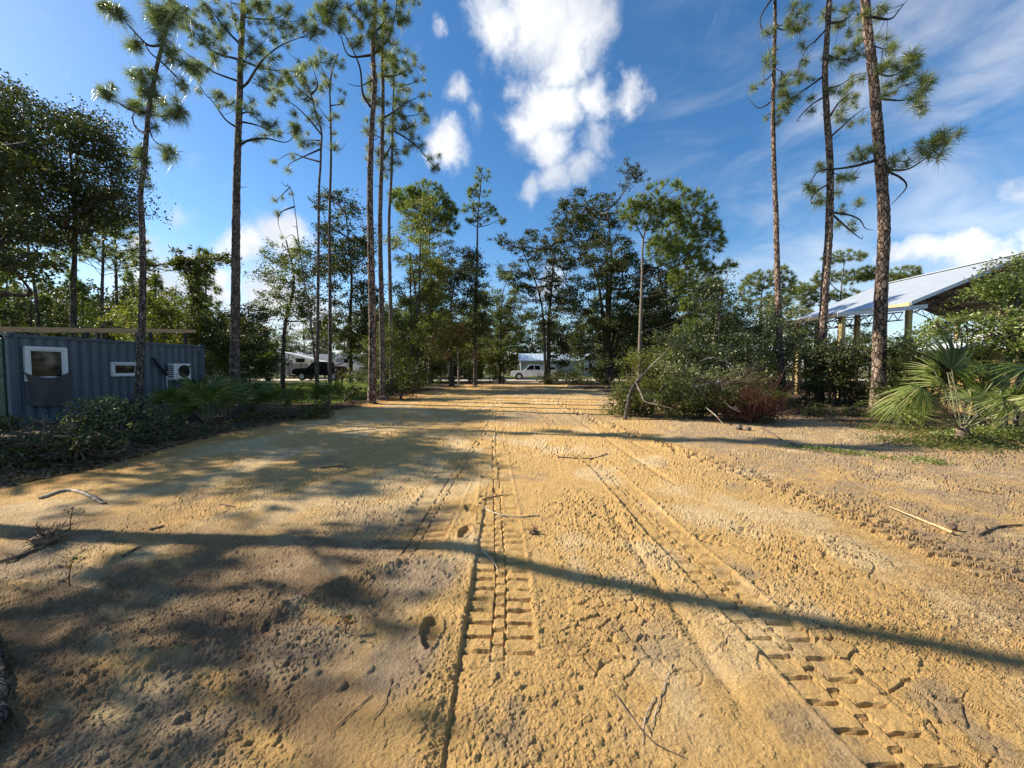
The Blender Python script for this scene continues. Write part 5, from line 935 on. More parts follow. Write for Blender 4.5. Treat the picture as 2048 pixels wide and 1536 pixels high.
# ------------------------------------------------------------------ vehicles, house and camp
M['carwhite'] = plain('white_car_paint', (.86, .86, .85), .25, var=.02); M['carblack'] = plain('black_car_paint', (.012, .013, .016), .2, var=.1); M['chrome'] = plain('alloy_wheel', (.55, .55, .56), .35, .6, var=.1); M['wheelwhite'] = plain('white_wheel', (.75, .75, .74), .4, var=.1); M['tail'] = plain('tail_lamp', (.35, .02, .02), .3); M['lamp'] = plain('head_lamp', (.75, .78, .8), .15)
def pickup(label, loc, rz, paint, rim, sc=1.0, lift=0.0, wr=.40):
    root = empty('pickup_truck', loc, rz); root.scale = (sc, sc, sc); tag(root, label, 'truck'); z = lift; pm = M[paint]
    def lofted(prof, half, top, mat, nm):     # side outline, narrowing with height
        zs = [p[1] for p in prof]; z0, z1 = min(zs), max(zs); V = []
        for s in (-1, 1): V += [[p[0], s * (half - (half - top) * (p[1] - z0) / (z1 - z0)), p[1]] for p in prof]
        n = len(prof); i = np.arange(n); j = (i + 1) % n; return MB().add(V, [np.stack([i, j, n + j, n + i], 1), np.array([list(range(n))[::-1]]), np.array([list(range(n, 2 * n))])]).build(nm, mat, root)
    arch = lambda c: [(c + (wr + .09) * math.cos(t), .42 + z + (wr + .09) * math.sin(t)) for t in np.linspace(math.pi, 0, 9)]
    fx, rx_ = 1.85, -1.75; low = .50 + z
    prof = [(-2.88, low + .1), (-2.92, 1.12 + z), (-2.86, 1.2 + z), (-.98, 1.2 + z), (1.2, 1.22 + z), (1.9, 1.2 + z), (2.55, 1.15 + z), (2.82, 1.04 + z), (2.92, .8 + z), (2.9, low + .05)]
    bot = [(2.55, low)] + arch(fx)[::-1] + [(rx_ + wr + .2, low)] + arch(rx_)[::-1] + [(-2.6, low)]
    body = lofted(prof + bot, .99, .95, pm, 'body'); lofted([(-1.02, 1.205 + z), (-.93, 1.8 + z), (-.75, 1.9 + z), (.35, 1.93 + z), (.62, 1.88 + z), (1.28, 1.225 + z)], .93, .74, pm, 'cab')
    for s in (-1, 1):
        def hw(zz): return .93 - (.19) * (zz - 1.205 - z) / .725
        for q in ([(-.88, 1.27), (-.80, 1.78), (-.12, 1.83), (-.12, 1.27)], [(-.04, 1.27), (-.04, 1.83), (.45, 1.82), (1.0, 1.27)]):
            V = [[a_, s * (hw(b_ + z) + .008), b_ + z] for a_, b_ in q] + [[a_, s * (hw(b_ + z) - .03), b_ + z] for a_, b_ in q]; MB().add(V, [np.array([[0, 1, 2, 3], [0, 4, 5, 1], [1, 5, 6, 2], [2, 6, 7, 3], [3, 7, 4, 0]])]).build('side_window', M['glass'], root)
        MB().box((1.02, s * 1.06, 1.3 + z), (.12, .2, .16), 0, None, .03).build('mirror', pm, root)
        for x in (-.62, .25): MB().box((x, s * .982, 1.08 + z), (.16, .03, .035)).build('door_handle', M['black'], root)
        for x in (-.90, -.08, 1.1): MB().box((x, s * .972, .86 + z), (.012, .03, .6)).build('door_seam', M['black'], root)
        MB().box((2.74, s * .78, .95 + z), (.26, .3, .16), 0, None, .03).build('headlight', M['lamp'], root); MB().box((-2.9, s * .86, .98 + z), (.06, .18, .34), 0, None, .02).build('tail_light', M['tail'], root)
        for x in (fx, rx_):
            t = np.linspace(0, 2 * math.pi, 29); w = MB(); R_ = wr - .09; w.tube(np.stack([x + R_ * np.cos(t), 0 * t + s * .86, .42 + z * .0 + (wr - .40) + R_ * np.sin(t)], 1), .095, 8); tyre = w.build('wheel', M['rubber'], root); cz = wr + .02
            MB().cyl((x, s * .80, cz), (x, s * .93, cz), R_ * .82, 20).cyl((x, s * .93, cz), (x, s * .95, cz), R_ * .3, 12).build('rim', M[rim], tyre)
            MB().cyl((x, s * .55, .42 + z), (x, s * .75, .42 + z), wr + .07, 16).build('wheel_well', M['black'], root)
    MB().add([[.66, -.72, 1.86 + z], [.66, .72, 1.86 + z], [1.24, .86, 1.27 + z], [1.24, -.86, 1.27 + z], [.60, -.72, 1.85 + z], [.60, .72, 1.85 + z], [1.18, .86, 1.26 + z], [1.18, -.86, 1.26 + z]], np.array([[0, 1, 2, 3], [4, 7, 6, 5], [0, 4, 5, 1], [2, 6, 7, 3]])).build('windscreen', M['glass'], root)
    MB().box((2.9, 0, .82 + z), (.08, 1.2, .34), 0, None, .03).build('grille', M['black'], root); MB().box((2.93, 0, .58 + z), (.14, 1.85, .2), 0, None, .04).build('bumper', pm if paint != 'carblack' else M['chrome'], root); MB().box((-2.95, 0, .62 + z), (.14, 1.85, .2), 0, None, .04).build('rear_bumper', M['chrome'], root)
    MB().box((-.2, 0, .52 + z), (5.0, 1.2, .2)).build('chassis', M['black'], root)
    return root
x0 = P(1021, 745, 51.0).x; pickup('white crew-cab pickup truck parked on the gravel road', (x0 + 3.05, 51.0, .03), math.pi + .02, 'carwhite', 'chrome', 1.04)
x0 = P(591, 745, 47.5).x; pickup('black lifted pickup truck with pale wheels parked before the campers', (x0 + 3.3, 47.7, .03), math.pi - .05, 'carblack', 'wheelwhite', 1.13, .16, .44)
M['rvwhite'] = weathered('camper_white', (.74, .75, .75), (.6, .6, .58), .3); M['rvgrey'] = weathered('camper_grey', (.24, .25, .27), (.2, .2, .2), .4)
def camper(label, x0, x1, Y, z0, z1, band, over=0.0, swoosh=False):
    root = empty('camper_trailer', (x0, Y, 0)); tag(root, label, 'camper'); L = x1 - x0; D = 2.5
    prof = [(over, z0), (L, z0), (L, z1 - .15), (L - .2, z1), (.9, z1), (.25, z1 - .35), (0, z1 - 1.0), (0, z1 - 1.6 if over else z0 + .2), (over, z1 - 1.75 if over else z0)]; prof = prof if over else prof[:-1]
    MB().prism(prof[::-1], 0, D).build('body', M['rvwhite'], root)
    MB().box((over + (L - over) / 2, -.012, (z0 + band) / 2 + .02), (L - over - .06, .03, band - z0 - .04)).build('lower_band', M['rvgrey'], root)
    for k, (f, w, h) in enumerate(((.22, .9, .55), (.5, 1.3, .6), (.8, .8, .5))): o = MB().box((L * f, -.014, z1 - .95), (w, .04, h), 0, None, .03).build('window', M['black'], root); MB().box((L * f, -.036, z1 - .95), (w - .1, .01, h - .1)).build('pane', M['glass'], o)
    o = MB().box((L * .66, -.014, (z0 + z1) / 2 - .1), (.72, .035, 1.85), 0, None, .02).build('door', M['rvwhite'], root); MB().box((L * .66 + .28, -.04, (z0 + z1) / 2 - .1), (.05, .03, .12)).build('handle', M['black'], o)
    MB().box((L * .45, D / 2, z1 + .12), (.8, .7, .26), 0, None, .05).build('roof_unit', M['rvwhite'], root)
    if swoosh:
        for k, (a_, b_) in enumerate((((.15, z1 - 1.5), (2.0, z1 - .55)), ((1.6, z1 - 1.55), (3.4, z1 - .5)), ((.3, z1 - .75), (1.6, z1 - .62)), ((.2, z1 - 1.0), (1.4, z1 - .88)))):
            s = spline([(a_[0], -.02, a_[1]), ((a_[0] + b_[0]) / 2, -.02, a_[1] + .18 * (b_[1] - a_[1])), (b_[0], -.02, b_[1])], .2); n = len(s); wv = .16 * np.sin(np.linspace(.2, math.pi - .05, n)); V = np.concatenate([s + np.stack([0 * wv, 0 * wv - .004 * k, wv], 1), s - np.stack([0 * wv, 0 * wv + .004 * k, wv], 1)]); i = np.arange(n - 1); MB().add(V, np.stack([i, n + i, n + i + 1, i + 1], 1)).build('stripe', M['rvgrey'], root)
    for f in (.62, .75):
        t = np.linspace(0, 2 * math.pi, 21); MB().tube(np.stack([L * f + .27 * np.cos(t), 0 * t + .05, .37 + .27 * np.sin(t)], 1), .09, 7).build('wheel', M['rubber'], root)
    for x in (.8 if not over else over + .3, L - .4): MB().cyl((x, .3, 0), (x, .3, z0 + .02), .04, 8).build('jack', M['steel'], root)
camper('long white camper trailer with grey lower band behind the black pickup', P(538, 730, 57).x, P(664, 730, 57).x, 57, .55, 3.65, 2.25)
camper('white fifth-wheel camper with dark swoosh stripes seen past the thin pines', P(664, 730, 52).x, P(664, 730, 52).x + 8.5, 52.5, .6, 3.5, 1.2, 2.4, True)
def awning():
    xa, xb = P(566, 705, 55).x, P(661, 727, 55).x; root = empty('canopy', ((xa + xb) / 2, 55, 0)); tag(root, 'white sloping canopy over the campers', 'canopy'); h = (xb - xa) / 2
    n = 14; t = np.linspace(-1, 1, n); z = 3.85 - 1.7 * ((t + 1) / 2) ** 1.25; V = []
    for y in (-1.6, 1.3):
        for dz in (0, .07): V += [[h * t[k], y, z[k] + dz] for k in range(n)]
    i = np.arange(n - 1); Fq = [np.stack([a_ + i, a_ + i + 1, b_ + i + 1, b_ + i], 1) for a_, b_ in ((0, n), (n, 3 * n), (3 * n, 2 * n), (2 * n, 0))]; MB().add(V, Fq, 0, True).build('sheet', M['white'], root)
    for x, zz in ((-h + .1, 3.8), (0, 3.0), (h - .1, 2.2)):
        for y in (-1.5, 1.2): MB().cyl((x, y, -.1), (x, y, zz + .05), .04, 8).build('pole', M['steel'], root)
awning()
def house():
    Y = 72.0; xa, xb, xc = P(1042, 730, Y).x, P(1158, 730, Y).x, P(1207, 730, Y).x; root = empty('house', (xa, Y, 0)); tag(root, 'low grey house with pale blue metal roof and white windows with dark shutters', 'house'); L1, L2 = xb - xa, xc - xa
    M['siding'] = weathered('grey_siding', (.36, .38, .40), (.28, .29, .3), .6); M['blueroof'] = weathered('pale_blue_metal_roof', (.50, .62, .72), (.42, .52, .62), .35, .3)
    MB().box((L1 / 2, 3.5, 1.42), (L1, 7, 3.1)).build('wall', M['siding'], root); MB().box(((L1 + L2) / 2 + .01, 2.0, 1.42), (L2 - L1, 6, 3.1)).build('wing_wall', M['siding'], root)
    n = 14
    for k in range(n):
        x0 = -.4 + (L1 + .6) * k / n; x1 = x0 + (L1 + .6) / n - .03
        for s in (0, 1): ya, za, yb, zb = ((-.5, 2.92, 3.5, 4.35) if s == 0 else (7.5, 2.92, 3.5, 4.35)); V = [[x0, ya, za], [x1, ya, za], [x1, yb, zb], [x0, yb, zb], [x0, ya, za + .07], [x1, ya, za + .07], [x1, yb, zb + .07], [x0, yb, zb + .07]]; MB().add(V, np.array([[3, 2, 1, 0], [4, 5, 6, 7], [0, 1, 5, 4], [1, 2, 6, 5], [2, 3, 7, 6], [3, 0, 4, 7]])).build('roof_panel', M['blueroof'], root)
    xm = (L1 + L2) / 2; hw = (L2 - L1) / 2 + .4
    for s in (-1, 1): V = [[xm, -1.5, 4.3], [xm + s * hw, -1.5, 2.9], [xm + s * hw, 5.2, 2.9], [xm, 5.2, 4.3], [xm, -1.5, 4.37], [xm + s * hw, -1.5, 2.97], [xm + s * hw, 5.2, 2.97], [xm, 5.2, 4.37]]; MB().add(V, np.array([[3, 2, 1, 0], [4, 5, 6, 7], [0, 1, 5, 4], [1, 2, 6, 5], [2, 3, 7, 6], [3, 0, 4, 7]])).build('wing_roof', M['blueroof'], root)
    MB().prism([(L1 + .02, 2.95), (L2 - .02, 2.95), (xm, 4.2)], -.96, -.9).build('gable', M['siding'], root)
    MB().box((L1 / 2, -.45, 2.86), (L1 + .6, .06, .16)).build('fascia', M['white'], root)
    def win(x, z, w, h, y, shut=True):
        o = MB().box((x, y - .02, z), (w, .08, h), 0, None, .02).build('window', M['white'], root)
        for s in (-1, 1): MB().box((x, y - .065, z + s * h * .235), (w - .16, .01, h * .40)).build('pane', M['glass'] if s < 0 else M['tin'], o)
        if shut:
            for s in (-1, 1): MB().box((x + s * (w / 2 + .24), y - .02, z), (.36, .06, h + .1)).build('shutter', M['black'], root)
    xw = P(1170, 730, Y).x - xa; win(xw + .1, 1.7, .9, 1.5, -1.0); win(P(1181, 730, Y).x - xa + .6, 1.7, .9, 1.5, -1.0); win(2.2, 1.75, 1.0, 1.1, 0, False); win(6.0, 1.75, 1.0, 1.1, 0, False); MB().box((4.2, -.03, 1.0), (.95, .06, 2.05), 0, None, .02).build('door', M['white'], root)
house()
def meter_board():
    x = P(679, 750, 29).x; root = empty('meter_board', (x, 29, 0)); tag(root, 'reddish wooden utility box on two posts in the grass', 'utility box'); M['redwood'] = woodmat('red_brown_board', (.10, .045, .03), (.19, .09, .06))
    for s in (-.16, .14): MB().box((s, .06, .8), (.09, .09, 1.75), 0, None, .006).build('post', M['twig'], root)
    MB().box((-.02, 0, 1.2), (.66, .05, .98), 0, None, .008).build('board', M['redwood'], root); MB().box((.06, -.07, 1.22), (.36, .12, .62), 0, None, .02).build('panel_box', M['redwood'], root); MB().cyl((-.24, -.03, 1.45), (-.24, -.12, 1.45), .09, 16).build('meter', M['chrome'], root); MB().box((-.02, .0, 1.73), (.8, .3, .05), 0, None, .006).build('cap_board', M['redwood'], root)
meter_board()
g = G(605, 806); o = empty('stake', (g.x, g.y, 0)); MB().box((0, 0, .2), (.09, .06, .56), 0, None, .006).build('post', M['twig'], o); MB().box((0, 0, .49), (.10, .07, .02)).build('cap', M['limb'], o); tag(o, 'short dark wooden stake among the palmettos', 'stake')
t = np.linspace(-.35, math.pi + .2, 22); c = P(764, 803, 16.7); o = MB().tube(np.stack([c.x + .22 * np.cos(t), c.y + .1 * np.sin(t * 1.3), .17 + .2 * np.sin(t)], 1), .011, 6).build('wire_hoop', M['palewood']); tag(o, 'thin pale looped vine at the foot of the reddish pine', 'vine')

# ------------------------------------------------------------------ palmettos
def blade_mesh(seed, n=26, L=.55, spread=2.1, droop=.25, w=.021, mat='palm', join=.38):
    r = np.random.default_rng(seed); mb = MB(); th = np.linspace(-spread, spread, n) + r.normal(0, .03, n)
    for k in range(n):
        l = L * (1 - .28 * (abs(th[k]) / spread) ** 2) * r.uniform(.88, 1.08); d = np.array([math.sin(th[k]), math.cos(th[k]), 0]); sd = np.array([math.cos(th[k]), -math.sin(th[k]), 0]); f = np.array([0.02, join, .72, 1.0]); ww = np.array([.25, 1.0, .62, .04]) * w
        dr = droop * r.uniform(.6, 1.5); z = -dr * l * f ** 2.2 + .10 * l * f * (1 - f) - .05 * abs(th[k]) * l * f; c = d[None] * (l * f)[:, None]; c[:, 2] += z; c += sd[None] * (r.normal(0, .02) * l * f ** 2)[:, None]
        e1 = c + sd[None] * ww[:, None]; e2 = c - sd[None] * ww[:, None]; e1[:, 2] += ww * .55; e2[:, 2] += ww * .55; V = np.vstack([e1, c, e2]); q = []
        for s in range(3): q += [[s, s + 1, 4 + s + 1, 4 + s], [4 + s, 4 + s + 1, 8 + s + 1, 8 + s]]
        mb.add(V, np.array(q))
    o = mb.build('frond', M[mat]); dt = o.data; bpy.data.objects.remove(o); return dt
BL = [blade_mesh(1 + k, 24 + 2 * (k % 3), .55, 1.7 + .25 * (k % 3), .18 + .12 * (k % 4)) for k in range(5)]
BLY = [blade_mesh(21 + k, 26, .60, 2.2, .75 + .2 * k, .019, 'palm_y') for k in range(3)]
BIG = [blade_mesh(41 + k, 34, .95, 1.5, .22 + .2 * k, .024, 'palm', .42) for k in range(2)]
def add_frond(root, base, start, hub, fwd, up, mesh, s, sr=.011):
    fwd = Vector(fwd).normalized(); x = fwd.cross(Vector(up)).normalized(); z = x.cross(fwd).normalized()
    o = bpy.data.objects.new('frond', mesh); COL.objects.link(o); o.parent = root; hub = Vector(hub); b = Vector(base)
    o.matrix_local = Matrix.Translation(hub - b) @ Matrix((x, fwd, z)).transposed().to_4x4() @ Matrix.Scale(s, 4)
    st = Vector(start); m = (st + hub) / 2 + Vector((0, 0, .05 * (hub - st).length)); q = spline([np.array(st - b), np.array(m - b), np.array(hub - b + fwd * .03)], .12); MB().tube(q, np.linspace(sr * 1.2, sr * .7, len(q)), 6).build('stalk', M['stalk'], root)
def palmetto(label, x, y, n, s, seed, rad=.75, group='saw palmettos along the clearing', meshes=None):
    rnd = random.Random(seed); z = 0.0; base = (x, y, z); root = empty('saw_palmetto', base); tag(root, label, 'palmetto', group)
    r = MB(); r.tube(spline([(-.1, 0, -.05), (0, 0, .10), (.08, .05, .22)], .06), [.07] * len(spline([(-.1, 0, -.05), (0, 0, .10), (.08, .05, .22)], .06)), 8, 0, .1, np.random.default_rng(seed)); r.build('stem', M['twig'], root)
    for k in range(n):
        az = 2.39996 * k + rnd.uniform(-.3, .3); el = rnd.uniform(.6, 1.4); l = rad * rnd.uniform(.65, 1.15) * s; d = Vector((math.cos(az) * math.cos(el), math.sin(az) * math.cos(el), math.sin(el)))
        st = Vector(base) + Vector((rnd.uniform(-.05, .05), rnd.uniform(-.05, .05), .10)); hub = st + d * l; fw = (d + Vector((math.cos(az) * .4, math.sin(az) * .4, rnd.uniform(.1, .6))) * .8).normalized(); add_frond(root, base, st, hub, fw, Vector((0, 0, 1)) - d * .3, rnd.choice(meshes or BL), s * rnd.uniform(.8, 1.15), .010)
    return root
for k, (px_, py_, n, s, lab) in enumerate([(415, 852, 13, 1.15, 'large palmetto clump with upright fans below the air conditioner'), (375, 838, 9, 1.0, 'palmetto with low fans against the container wall'), (455, 842, 11, 1.1, 'palmetto clump at the sand edge right of the container'), (500, 828, 12, 1.05, 'palmetto between the stout pine and the stake'),
        (545, 830, 10, 1.0, 'low palmetto in front of the stake'), (655, 815, 13, 1.05, 'bright palmetto below the utility box'), (690, 806, 9, .9, 'small palmetto left of the reddish pine'), (575, 812, 9, .9, 'small palmetto in the grass behind the stake'), (430, 812, 10, 1.2, 'palmetto behind the big clump near the container corner'), (340, 842, 7, .9, 'shaded palmetto beside the crooked pine'), (1545, 828, 8, .8, 'small shaded palmetto in the brush behind the slim pine'), (1370, 742, 6, .9, 'palmetto fans sticking out of the brush')]):
    g = G(px_, py_) if py_ > 760 else P(px_, 800, 16.0); palmetto(lab, g.x, g.y, n, s, 300 + k)
x = P(480, 700, 19.5).x; palmetto('tall shaggy cabbage-palm fans in the thicket right of the container', x, 19.5, 16, 1.5, 330, 1.6); palmetto('cabbage-palm fans showing over the container roof', P(330, 700, 21).x, 21, 14, 1.6, 331, 2.6)
def big_palm():
    g = P(1925, 850, 8.6); base = Vector((g.x, g.y, 0)); root = empty('saw_palmetto', base); tag(root, 'big palmetto with huge arching fans at the right edge', 'palmetto', 'saw palmettos along the clearing')
    r = MB(); r.tube(spline([(-.1, 0, -.06), (0, 0, .12), (.1, .1, .3)], .06), .10, 9, 0, .12, np.random.default_rng(4)); r.build('stem', M['twig'], root)
    def fr(hx, hy, hY, tx, ty, tY, mesh, s, up=(0, -1, .4), st=None):
        h = P(hx, hy, hY); t_ = P(tx, ty, tY); s0 = base + Vector((.05, .05, .2)) if st is None else P(*st); add_frond(root, base, s0, h, t_ - h, up, mesh, s, .015)
    fr(1902, 738, 8.5, 1940, 665, 8.7, BIG[0], 1.25, (.25, -1, .35)); fr(1832, 778, 8.2, 1850, 820, 7.7, BLY[1], 1.0, (0, -.6, .8)); fr(1838, 772, 8.1, 1885, 800, 7.8, BLY[0], .95, (.3, -.5, .8)); fr(2005, 795, 8.0, 2060, 830, 7.8, BLY[2], 1.05, (.2, -.7, .7)); fr(2055, 735, 8.3, 1995, 735, 8.1, BIG[1], .95, (0, -.5, .85)); fr(1868, 742, 8.9, 1860, 700, 9.0, BLY[0], .75, (-.2, -1, .2)); fr(1880, 768, 8.7, 1900, 715, 8.9, BLY[2], .8, (0, -1, .3)); fr(1940, 800, 9.0, 1990, 770, 9.1, BL[1], 1.3, (0, -.4, .9)); fr(1985, 765, 8.8, 2040, 700, 9.0, BIG[0], .75, (.1, -1, .4)); fr(1800, 800, 8.4, 1775, 815, 8.2, BLY[1], .8, (-.2, -.5, .8)); fr(2080, 800, 7.8, 2040, 860, 7.5, BLY[0], 1.0, (0, -.6, .8)); fr(1850, 800, 8.3, 1860, 850, 8.0, BLY[2], .9, (0, -1, .2))
    for k, (a_, b_) in enumerate((((1912, 838, 8.0), (2000, 797, 8.0)), ((1900, 840, 7.9), (2075, 842, 7.8)), ((1895, 745, 8.5), (1912, 838, 8.3)), ((1900, 745, 8.5), (1935, 850, 8.4)), ((1905, 815, 8.5), (1975, 790, 8.6)))):
        q = spline([np.array(P(*a_) - base), np.array((P(*a_) + P(*b_)) / 2 - base + Vector((0, 0, .03))), np.array(P(*b_) - base)], .1); MB().tube(q, .012, 6).build('stalk', M['stalk'], root)
big_palm()
palmetto('half-hidden palmetto behind the big arching fans', P(1990, 820, 9.6).x, 9.6, 9, 1.3, 341, 1.0); palmetto('low yellowing palmetto beside the thick pine', P(1800, 852, 10.2).x, 10.2, 5, .9, 342, .6, meshes=BLY)

# ------------------------------------------------------------------ brush, debris and fallen wood
SH = 'cut brush heaps'
B('brush_pile', 'leafy green cut-brush heap spilling onto the sand at the driveway side', 'brush pile', [(1300, 838), (1310, 800), (1330, 770)], 12.9, .03, [(1300, 800, 56, 34), (1345, 785, 56, 40), (1270, 818, 40, 20), (1248, 806, 28, 24), (1236, 826, 30, 10), (1380, 800, 50, 36), (1340, 826, 66, 20), (1260, 800, 26, 26)], 'leaf_mid', .075, 2.2, 401, 1.6, poke=46, group=SH, clump=.22, branches=9, stems=5, twigmat='twig')
B('brush_pile', 'dark low brush heap with pale broken sticks in front of the brown bush', 'brush pile', [(1430, 848), (1430, 815), (1440, 800)], 11.8, .03, [(1420, 812, 60, 30), (1470, 822, 56, 22), (1400, 838, 40, 12), (1500, 838, 46, 14), (1440, 775, 50, 28)], 'leaf_dark', .075, 2.1, 402, 1.4, poke=50, group=SH, clump=.22, branches=9, stems=5, twigmat='twig')
B('brush_pile', 'grey-green brush heap behind the fallen log', 'brush pile', [(1420, 830), (1420, 770)], 14.8, .03, [(1400, 760, 60, 30), (1460, 755, 50, 30), (1350, 765, 40, 36), (1500, 780, 40, 30)], 'leaf_grey', .085, 1.9, 403, 1.4, poke=36, group=SH, clump=.26, branches=10, stems=4, twigmat='twig')
B('shrub', 'dark glossy cut shrub with pale leaf backs in front of the container', 'shrub', [(225, 880), (228, 850), (232, 820)], 9.3, .03, [(200, 828, 48, 26), (246, 818, 44, 24), (160, 852, 46, 28), (290, 838, 40, 26), (230, 850, 70, 26)], 'leaf_grey', .07, 2.2, 404, 1.0, poke=14, group='shrubs and thickets', clump=.2, branches=8, stems=4)
B('brush_pile', 'dark tangled brush heap in the shade below the container corner', 'brush pile', [(150, 940), (150, 910)], 7.6, .025, [(60, 885, 80, 46), (150, 900, 80, 40), (30, 925, 70, 38), (120, 930, 80, 30), (-60, 920, 90, 50), (200, 915, 50, 26), (20, 955, 60, 22, -.9)], 'leaf_dark', .07, 2.4, 405, 1.0, poke=40, group=SH, clump=.18, branches=14, stems=6, twigmat='twig', zmin=.02)
B('brush_pile', 'long dark brush heap along the sand edge below the crooked pine', 'brush pile', [(270, 900), (275, 880)], 8.8, .025, [(250, 878, 66, 36), (320, 864, 60, 32), (375, 860, 46, 24), (210, 900, 56, 26), (300, 885, 66, 20), (160, 920, 50, 22)], 'leaf_dark', .07, 2.4, 406, 1.0, poke=40, group=SH, clump=.18, branches=14, stems=6, twigmat='twig', zmin=.02)
B('brush_pile', 'low dark heap of twigs and leaves where the sand meets the near left shade', 'brush pile', [(40, 945), (45, 920)], 6.3, .02, [(-50, 905, 90, 44), (50, 908, 76, 36), (130, 908, 66, 30), (195, 902, 50, 24), (0, 925, 70, 20)], 'leaf_dark', .065, 2.3, 409, .6, poke=30, group=SH, clump=.16, branches=16, stems=6, twigmat='twig', zmin=.02)
B('brush_pile', 'leafy litter heap at the sand edge before the palmettos', 'brush pile', [(560, 842), (562, 830)], 12.0, .02, [(540, 836, 50, 12), (600, 826, 46, 12), (470, 848, 40, 14), (650, 818, 40, 10), (500, 832, 40, 16)], 'leaf_mid', .075, 1.8, 407, 1.2, poke=24, group=SH, clump=.2, branches=8, stems=3, twigmat='twig', zmin=.02)
B('brush_pile', 'dark root heap at the sand edge beside the three pines', 'brush pile', [(800, 797), (802, 780)], 19.5, .03, [(790, 782, 36, 18), (830, 776, 26, 16), (730, 800, 40, 10), (690, 806, 40, 10)], 'leaf_dark', .09, 2.0, 408, 1.2, poke=16, group=SH, clump=.24, branches=8, stems=3, twigmat='twig', zmin=.02)
def twig_bush():
    rng = np.random.default_rng(55); base = np.array(P(1502, 820, 11.5)); base[2] = 0; root = empty('dry_bush', base); tag(root, 'dry red-brown twiggy bush in the brush heap beside the slim pine', 'bush'); mb = MB(); s = 12.6 / F
    for k in range(520):
        a_ = rng.uniform(0, 6.28); d = np.array([math.cos(a_) * rng.uniform(.2, 1.0), .6 * math.sin(a_), rng.uniform(.35, 1.25)]); L = rng.uniform(.6, 1.4); b0 = np.array([rng.normal(0, .35), rng.normal(0, .25), rng.uniform(0, .25)]); m = b0 + d * L * .5 + rng.normal(0, .06, 3); mb.tube(np.array([b0, m, b0 + d * L + rng.normal(0, .1, 3)]), [.007, .005, .002], 4)
    mb.build('twigs', M['redtwig'], root); mf = MB(); C = np.stack([rng.normal(0, .45, 500), rng.normal(0, .35, 500), rng.uniform(.05, 1.1, 500)], 1); leafcloud(mf, C, .06, rng); mf.build('dead_leaves', M['leaf_rust'], root)
    bs = MB()
    for k in range(60):
        a_ = rng.uniform(0, 6.28); d = np.array([math.cos(a_), math.sin(a_) * .7, rng.uniform(-.1, .25)]); b0 = np.array([rng.normal(.1, .5), rng.normal(0, .4), rng.uniform(.05, .35)]); L = rng.uniform(.5, 1.3); bs.tube(np.array([b0, b0 + d * L * .5 + rng.normal(0, .05, 3), b0 + d * L]), [.010, .008, .003], 4)
    bs.build('root_tangle', M['twig'], root)
twig_bush()
def wood(name, label, pts, rad, mat, group=None, cat='branch', twigs=0, seed=0, sides=8):
    p3 = [np.array(p) for p in pts]; base = p3[0].copy(); base[2] = 0; S = spline(p3, .06); rng = np.random.default_rng(seed); n = len(S); r = np.interp(np.linspace(0, 1, n), np.linspace(0, 1, len(rad)), rad)
    S[1:-1] += rng.normal(0, .12, (n - 2, 3)) * r[1:-1, None] * .6
    if twigs:
        root = empty(name, base); MB().tube(S, r, sides, 0, .10, rng).build('stem', M[mat], root, base); tw = None
        for k in range(twigs):
            i = rng.integers(n // 4, n); d = unit(rng.standard_normal(3) * [1, 1, .5] + [0, 0, .15]); L = rng.uniform(.1, .3); MB().tube(np.array([S[i], S[i] + d * L * .5, S[i] + d * L + [0, 0, -.02]]), [r[i] * .6, r[i] * .4, .002], 5).build('twig', M[mat], root, base)
    else: root = MB().tube(S, r, sides, 0, .10, rng).build(name, M[mat], None, base); root.location = base
    tag(root, label, cat, group)
def gh(x, y): return float(ground_height(np.array([[x]]), np.array([[y]]))[0, 0])
def on(px_, py_, dz=.01): g = G(px_, py_); return (g.x, g.y, gh(g.x, g.y) + dz)
wood('leaning_stump', 'short dark broken trunk leaning out of the brush heap', [(*P(1250, 806, 12.0).xy, -.02), P(1262, 782, 12.1), P(1285, 752, 12.2)], [.065, .06, .045], 'oakbark', cat='stump')
wood('broken_branch', 'pale forked broken branch hanging down the brush heap', [P(1272, 765, 11.9), P(1281, 785, 11.8), P(1290, 803, 11.7), P(1318, 810, 11.6), P(1345, 817, 11.6)], [.02, .018, .018, .014, .008], 'palewood', twigs=3, seed=2)
wood('broken_branch', 'pale stick with a cut end poking up from the brush heap', [P(1270, 765, 12.0), P(1284, 750, 12.1), P(1305, 728, 12.2), P(1327, 709, 12.3)], [.022, .018, .015, .013], 'palewood', twigs=2, seed=3)
wood('fallen_log', 'split pale log lying in the brush heap', [P(1378, 775, 12.5), P(1405, 772, 12.4), P(1442, 765, 12.6)], [.05, .075, .06], 'palewood', cat='log', sides=9)
wood('broken_branch', 'curved pale stick standing up above the split log', [P(1408, 770, 12.4), P(1402, 750, 12.4), P(1394, 740, 12.5)], [.025, .02, .012], 'palewood', seed=4)
wood('broken_branch', 'thin arched grey branch above the brush heap', [P(1400, 722, 14.0), P(1425, 715, 14.0), P(1455, 725, 14.0), P(1470, 738, 14.0)], [.02, .018, .014, .008], 'palewood', twigs=3, seed=5)
wood('broken_branch', 'grey forked stick low in the dark brush', [P(1448, 802, 11.0), P(1462, 815, 10.9), P(1482, 824, 10.8)], [.02, .016, .01], 'palewood', twigs=2, seed=6)
wood('broken_branch', 'straight stick lying down the front of the dark brush', [P(1412, 815, 11.2), P(1430, 830, 10.8), (*P(1448, 842, 10.6).xy, .05)], [.016, .014, .01], 'palewood', seed=7)
FS = 'sticks lying on the sand'
